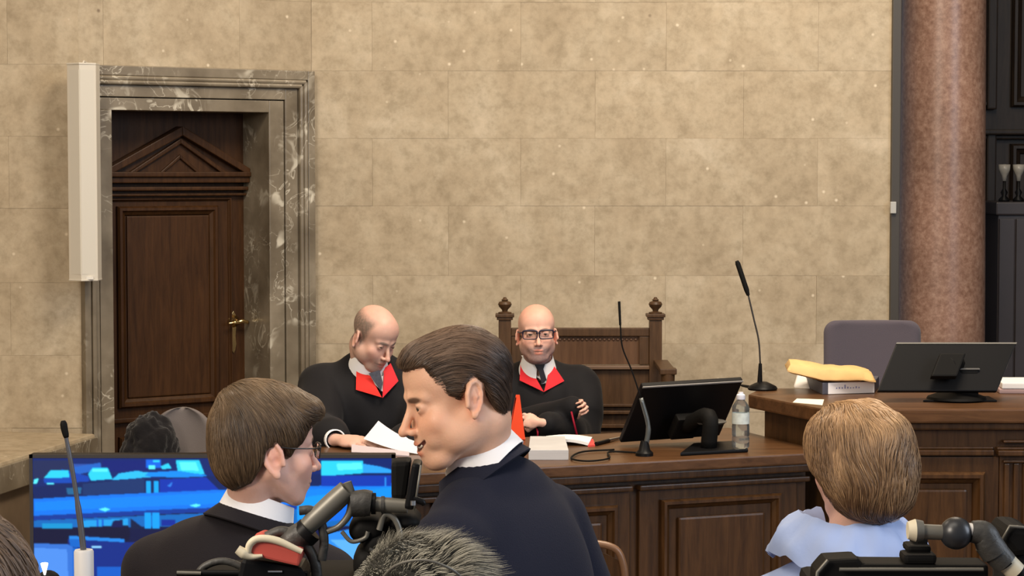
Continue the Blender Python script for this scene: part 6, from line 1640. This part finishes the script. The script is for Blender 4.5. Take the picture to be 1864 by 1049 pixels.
def tripod(parent, c, ztop, m):
    bm = BM(); tube(bm, [(c.x, c.y, ztop-.35), (c.x, c.y, ztop)], .022, 14); obj('centre_post', bm, m, parent, smooth=True, autos=True)
    for k in range(3):
        a = k*2*PI/3+.5; bm = BM(); tube(bm, [(c.x+.03*math.cos(a), c.y+.03*math.sin(a), ztop-.22), (c.x+.34*math.cos(a), c.y+.34*math.sin(a), .012)], [.016, .012], 10); obj('leg', bm, m, parent, smooth=True, autos=True)
# --- rig 1
c0 = Q(520, 1190, .02)
r1 = thing('video_camera', (c0.x, c0.y, 0), 'black video camera rig with carrying handle and red-and-white pouch, in front of the television', 'camera')
bm = BM(); b0, b1 = Q(340, 1055), Q(720, 1330); box(bm, b0.x, b1.x, YG-.06, YG+.10, b1.z, b0.z); obj('camera_body', bm, BLACKM, r1, bevel=.012, seg=3)
tripod(r1, c0, b1.z, BLACKM)
# sloping handle tube and its clamps
tp('handle_tube', [(556, 962), (575, 944), (608, 914), (632, 892)], [16, 19, 20, 19], RUBL, r1)
tp('handle_clamp', [(520, 1000), (533, 984), (560, 966)], [19, 24, 23], RUB, r1)
tp('clamp_ring', [(553, 975), (564, 964)], [26, 26], BLACKP, r1, sp=False)
tp('clamp_ring', [(524, 999), (531, 992)], [23, 23], BLACKP, r1, sp=False)
tp('hinge_knob', [(640, 918), (664, 916), (676, 917)], [24, 25, 23], RUB, r1, seg=20)
tp('hinge_ring', [(676, 917), (684, 917)], [20, 20], BLACKP, r1, sp=False)
tp('cross_tube', [(684, 918), (712, 920), (742, 922)], [14, 14, 13], RUBL, r1)
tp('cross_tube_ring', [(694, 919), (700, 919)], [16, 16], RUB, r1, sp=False)
# viewfinder plate, tilted
bm = BM(); v = [Q(712, 841), Q(748, 839), Q(738, 910), Q(712, 910)]; prism(bm, v, (0, .03, 0)); obj('viewfinder', bm, BLACKM, r1, bevel=.004)
bm = BM(); v = [Q(750, 843, -.02), Q(767, 845, -.02), Q(755, 930, -.02), Q(735, 928, -.02)]; prism(bm, v, (0, .03, 0)); obj('viewfinder_shade', bm, BLACKP, r1, bevel=.003)
bm = BM(); tube(bm, [Q(766, 847, -.021), Q(754, 930, -.021)], px2(1.8), 8); obj('shade_edge', bm, RUBL, r1, smooth=True)
tp('thumb_screw', [(752, 908, -.02), (768, 914, -.02), (772, 920, -.02)], [6, 6, 4], BLACKP, r1)
tp('screw_head', [(752, 920, -.03), (752, 912, -.03)], [5, 5], SILVER, r1, sp=False, n=2)
# dark cluster of mounts beneath
for i, (a, b, rx, ry) in enumerate(((672, 958, 36, 26), (700, 985, 40, 30), (735, 945, 34, 18), (690, 1020, 46, 34))):
    q = Q(a, b, .03); s_ = SDF(); s_.box((q.x, q.y, q.z), (px2(rx), .03, px2(ry)), .01, rd=.012)
    r_ = .035; sdf_mesh('mount_block', s_, np.arange(q.x-px2(rx)-.01, q.x+px2(rx)+.01, .003), np.arange(q.y-.045, q.y+.045, .004), np.arange(q.z-px2(ry)-.01, q.z+px2(ry)+.01, .003), BLACKM, r1)
# cables
def loop(px_pts, r, m=RUB, name='cable', lab=None):
    return tp(name, px_pts, r, m, r1, n=7, seg=10)
loop([(632, 878), (640, 905), (636, 935), (618, 958), (596, 968)], [8, 8, 7, 6, 6], RUBL)
loop([(545, 930), (568, 930), (584, 950), (590, 985), (586, 1020)], 8.5)
loop([(485, 978), (515, 968), (550, 985), (572, 1020), (578, 1060)], 10)
loop([(350, 1062), (372, 1032), (410, 1022), (452, 1040), (468, 1062)], 7)
loop([(690, 965), (700, 938), (718, 945), (728, 972), (722, 1000)], 5.5, RUBL)
loop([(622, 968), (640, 986), (664, 980), (670, 968)], 4, RUBL)
loop([(672, 1000), (700, 1012), (730, 1000)], 4)
# pouch with cream rim and red face
bm = BM(); v = [Q(452, 990, -.03), Q(470, 982, -.03), Q(500, 990, -.03), Q(548, 1006, -.03), Q(544, 1032, -.03), Q(500, 1022, -.03), Q(462, 1012, -.03), Q(456, 1004, -.03)]
prism(bm, v, (0, .05, 0)); obj('pouch_face', bm, mat('coral_red', (.50, .085, .065), .6), r1, bevel=.002)
tp('pouch_rim', [(451, 1006, -.03), (456, 990, -.03), (472, 981, -.03), (505, 985, -.03), (550, 1005, -.03)], [6, 7, 7, 7, 5], CREAM, r1, seg=12)
tp('pouch_tab', [(432, 1000, -.03), (444, 1008, -.03), (458, 1014, -.03), (478, 1012, -.03)], [8, 10, 6, 3], CREAM, r1)
bm = BM(); v = [Q(440, 1016, -.02), Q(548, 1034, -.02), Q(560, 1060, -.02), Q(430, 1060, -.02)]; prism(bm, v, (0, .05, 0)); obj('pouch_bottom', bm, BLACKP, r1, bevel=.004)
tp('top_rail', [(322, 1043, -.01), (560, 1045, -.01)], [6, 6], BLACKP, r1, sp=False)
tp('rail_end', [(322, 1043, -.012), (366, 1044, -.012)], [3.5, 3.5], RUBL, r1, sp=False)
tp('rail_highlight_plate', [(488, 1041, -.02), (514, 1041, -.02)], [3.2, 3.2], SILVER, r1, sp=False)
# furry windshield
YF_ = 1.72
qf = P(768, 1084, YF_); rx, rz_ = 118*YF_/F, 108*YF_/F
fw_ = thing('microphone_windshield', (qf.x, qf.y, 0), 'large grey furry microphone windshield at the bottom centre in front of the navy suit', 'microphone')
bm = BM(); bmesh.ops.create_uvsphere(bm, u_segments=32, v_segments=20, radius=1)
for v in bm.verts: v.co = Vector((qf.x+v.co.x*rx, qf.y+v.co.y*.055, qf.z+v.co.z*rz_))
FURB = mat('fur_base', (.045, .043, .037), .95); obj('core', bm, FURB, fw_, smooth=True)
rr = np.random.RandomState(2); nf = 9000; d = rr.normal(size=(nf, 3)); d /= np.linalg.norm(d, axis=1, keepdims=True)
vs, fs, cs = [], [], []
for k in range(nf):
    n_ = Vector(d[k]); p_ = Vector((qf.x+n_.x*rx, qf.y+n_.y*.055, qf.z+n_.z*rz_)); nn = Vector((n_.x/rx, n_.y/.055, n_.z/rz_)).normalized()
    comb = Vector((.55+.5*noise.noise(p_*40), .1, -.35+.8*noise.noise(p_*35+Vector((9, 0, 0))))); L_ = rr.uniform(.010, .022); side = nn.cross(comb).normalized()*.00055
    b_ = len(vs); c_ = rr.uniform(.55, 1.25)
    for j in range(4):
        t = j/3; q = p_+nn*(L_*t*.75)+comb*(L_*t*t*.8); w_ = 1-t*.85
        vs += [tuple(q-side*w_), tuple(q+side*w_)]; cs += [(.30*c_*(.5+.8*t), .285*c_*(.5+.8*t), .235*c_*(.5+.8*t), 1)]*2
    for j in range(3): fs.append((b_+2*j, b_+2*j+1, b_+2*j+3, b_+2*j+2))
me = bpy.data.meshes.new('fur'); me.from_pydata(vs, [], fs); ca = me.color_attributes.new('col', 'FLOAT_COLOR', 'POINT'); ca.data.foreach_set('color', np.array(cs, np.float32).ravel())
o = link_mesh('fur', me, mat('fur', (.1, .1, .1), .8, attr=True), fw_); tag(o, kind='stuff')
bm = BM(); tube(bm, [(qf.x, qf.y, qf.z-rz_*.8), (qf.x, qf.y+.0, .02)], .012, 12); obj('pole', bm, BLACKM, fw_, smooth=True, autos=True)
bm = BM(); lathe(bm, (qf.x, qf.y, 0), [(.14, 0), (.14, .012), (.03, .03)], seg=24); obj('base', bm, BLACKM, fw_, smooth=True, autos=True)
tp('strap', [(688, 1062, -.15), (720, 1030, -.16), (772, 1020, -.165), (820, 1036, -.16), (850, 1062, -.15)], 2.5, RUBL, fw_, n=7, seg=8)
# --- rig 2 at the right
YG = 1.7
c0 = Q(1640, 1160, .05)
r2 = thing('video_camera', (c0.x, c0.y, 0), 'black video camera with ball-jointed microphone arm at the bottom right, before the woman', 'camera')
bm = BM(); v = [Q(1484, 1070), Q(1486, 1042), Q(1505, 1020), Q(1562, 1017), Q(1570, 1027), Q(1800, 1029), Q(1800, 1070)]
prism(bm, v, (0, .035, 0)); obj('camera_body', bm, BLACKM, r2, bevel=.003)
b1 = Q(1800, 1250); b0 = Q(1484, 1071); bm = BM(); box(bm, b0.x, b1.x, YG, YG+.10, b1.z, b0.z); obj('camera_housing', bm, BLACKM, r2, bevel=.006)
tripod(r2, Vector((c0.x, YG+.07, 0)), b1.z, BLACKM)
tp('body_rail', [(1528, 1037, -.004), (1790, 1037, -.004)], [3.4, 3.4], RUBL, r2, sp=False)
tp('corner_trim', [(1486, 1060, -.003), (1488, 1042, -.003), (1507, 1020, -.003)], [3.2, 3.2, 3.2], RUBL, r2, sp=False)
for a in ((1646, 1010, 1706, 1028, .0), (1652, 994, 1696, 1008, .01), (1664, 976, 1690, 996, .02)):
    p0_, p1_ = Q(a[0], a[1], a[4]), Q(a[2], a[3], a[4]); bm = BM(); box(bm, p0_.x, p1_.x, p0_.y, p0_.y+.025, p1_.z, p0_.z); obj('shoe_mount', bm, BLACKM, r2, bevel=.003)
tp('tube_end', [(1652, 966), (1666, 966)], [16, 21], CREAM, r2, seg=22, sp=False); tp('end_ring', [(1666, 966), (1680, 966)], [21, 18], RUBL, r2, seg=22, sp=False)
tp('arm_tube', [(1676, 968), (1720, 970)], [14, 14], RUBL, r2, seg=20, sp=False)
q = Q(1740, 971); bm = BM(); bmesh.ops.create_uvsphere(bm, u_segments=28, v_segments=18, radius=px2(30), matrix=Matrix.Translation(q)); obj('ball_joint', bm, mat('black_ball', (.02, .021, .024), .35), r2, smooth=True)
tp('white_ring', [(1762, 966), (1770, 967)], [14, 14], mat('ring_white', (.85, .82, .78), .4), r2, seg=20, sp=False)
tp('elbow', [(1768, 968), (1790, 972), (1800, 990), (1806, 1006)], [20, 24, 25, 22], RUB, r2, seg=18)
tp('grip_segment', [(1798, 988), (1812, 1008)], [26, 26], RUB, r2, seg=20, sp=False); tp('grip_ring', [(1808, 1000), (1814, 1008)], [22, 22], BLACKM, r2, seg=20, sp=False)
tp('grip_segment', [(1812, 1006), (1830, 1026)], [24, 23], RUB, r2, seg=20, sp=False); tp('grip_ring', [(1826, 1020), (1832, 1028)], [20, 20], BLACKM, r2, seg=20, sp=False)
tp('tube_end', [(1832, 1024), (1850, 1042)], [19, 19], CREAM, r2, seg=20, sp=False); tp('dark_tip', [(1850, 1042), (1876, 1068)], [15, 15], BLACKM, r2, seg=20, sp=False)
bm = BM(); v = [Q(1822, 985, .1), Q(1838, 958, .1), Q(1880, 962, .1), Q(1880, 1012, .1), Q(1850, 1016, .1)]; prism(bm, v, (0, .06, 0)); obj('hood', bm, BLACKM, r2, bevel=.006)
bm = BM(); tube(bm, [Q(1824, 984, .098), Q(1838, 958, .098), Q(1880, 962, .098)], px2(3), 8); obj('hood_edge', bm, RUBL, r2, smooth=True)
bm = BM(); tube(bm, [Q(1850, 1010, .13), Q(1850, 1180, .1)], .02, 10); obj('hood_post', bm, BLACKM, r2, smooth=True)
bm = BM(); q0_, q1_ = Q(1790, 1120, .08), Q(1860, 1180, .16); box(bm, q0_.x, q1_.x, q0_.y, q1_.y, q1_.z, q0_.z); obj('side_bracket', bm, BLACKM, r2, bevel=.004)
# --- gooseneck microphone at the left with a white sleeve
YM = 3.2
g3c = P(153, 1049, YM)
g3 = thing('gooseneck_microphone', (g3c.x, YM, 0), 'thin gooseneck microphone with white sleeve standing before the left part of the television', 'microphone')
bm = BM(); tube(bm, spline([P(116, 775, YM), P(121, 800, YM), P(134, 870, YM), P(146, 950, YM), P(152, 1003, YM)], 6), [.0030]*8+[.0034]*8+[.0045]*9, 10); obj('gooseneck', bm, mat('neck_grey2', (.10, .10, .11), .4, .3), g3, smooth=True)
bm = BM(); tube(bm, spline([P(115, 766, YM), P(117, 780, YM), P(121, 797, YM)], 4), [.003, .0045, .0052, .0052, .0052, .005, .0048, .0045, .0035], 12); obj('microphone_head', bm, BLACKM, g3, smooth=True)
bm = BM(); R3_ = 18*YM/F; lathe(bm, (g3c.x, YM, P(153, 1125, YM).z), [(R3_*.98, 0), (R3_, .01), (R3_, P(153, 1002, YM).z-P(153, 1125, YM).z-.002), (R3_*.9, P(153, 1001, YM).z-P(153, 1125, YM).z)], seg=28); obj('sleeve', bm, mat('sleeve_white', (.62, .60, .58), .5), g3, smooth=True, autos=True)
bm = BM(); tube(bm, [(g3c.x, YM, .02), (g3c.x, YM, P(153, 1124, YM).z)], .012, 12); obj('pole', bm, BLACKM, g3, smooth=True, autos=True)
bm = BM(); lathe(bm, (g3c.x, YM, 0), [(.13, 0), (.13, .012), (.03, .03)], seg=24); obj('base', bm, BLACKM, g3, smooth=True, autos=True)
# small dark device with a white highlight made as a glowing tip
YD = 2.6; qd = P(88, 1062, YD); sd_ = thing('dark_device', (qd.x, YD, 0), 'small dark rounded device with a painted white highlight at the bottom left corner', 'lamp')
bm = BM(); bmesh.ops.create_uvsphere(bm, u_segments=20, v_segments=12, radius=24*YD/F, matrix=Matrix.Translation(qd)); obj('housing', bm, BLACKM, sd_, smooth=True)
q = P(81, 1032, YD-.012); bm = BM(); lathe(bm, q, [(.001, -.010), (.0045, .004), (.001, .005)], (0, -.1, 1), 12); obj('highlight_tip', bm, mat('highlight_glow', (.9, .9, .85), .4, emit=((1, .97, .9), 2.5)), sd_, smooth=True)
bm = BM(); tube(bm, [(qd.x, YD, .02), (qd.x, YD, qd.z-.01)], .009, 10); obj('pole', bm, BLACKM, sd_, smooth=True, autos=True)
bm = BM(); lathe(bm, (qd.x, YD, 0), [(.10, 0), (.10, .012), (.02, .03)], seg=20); obj('base', bm, BLACKM, sd_, smooth=True, autos=True)
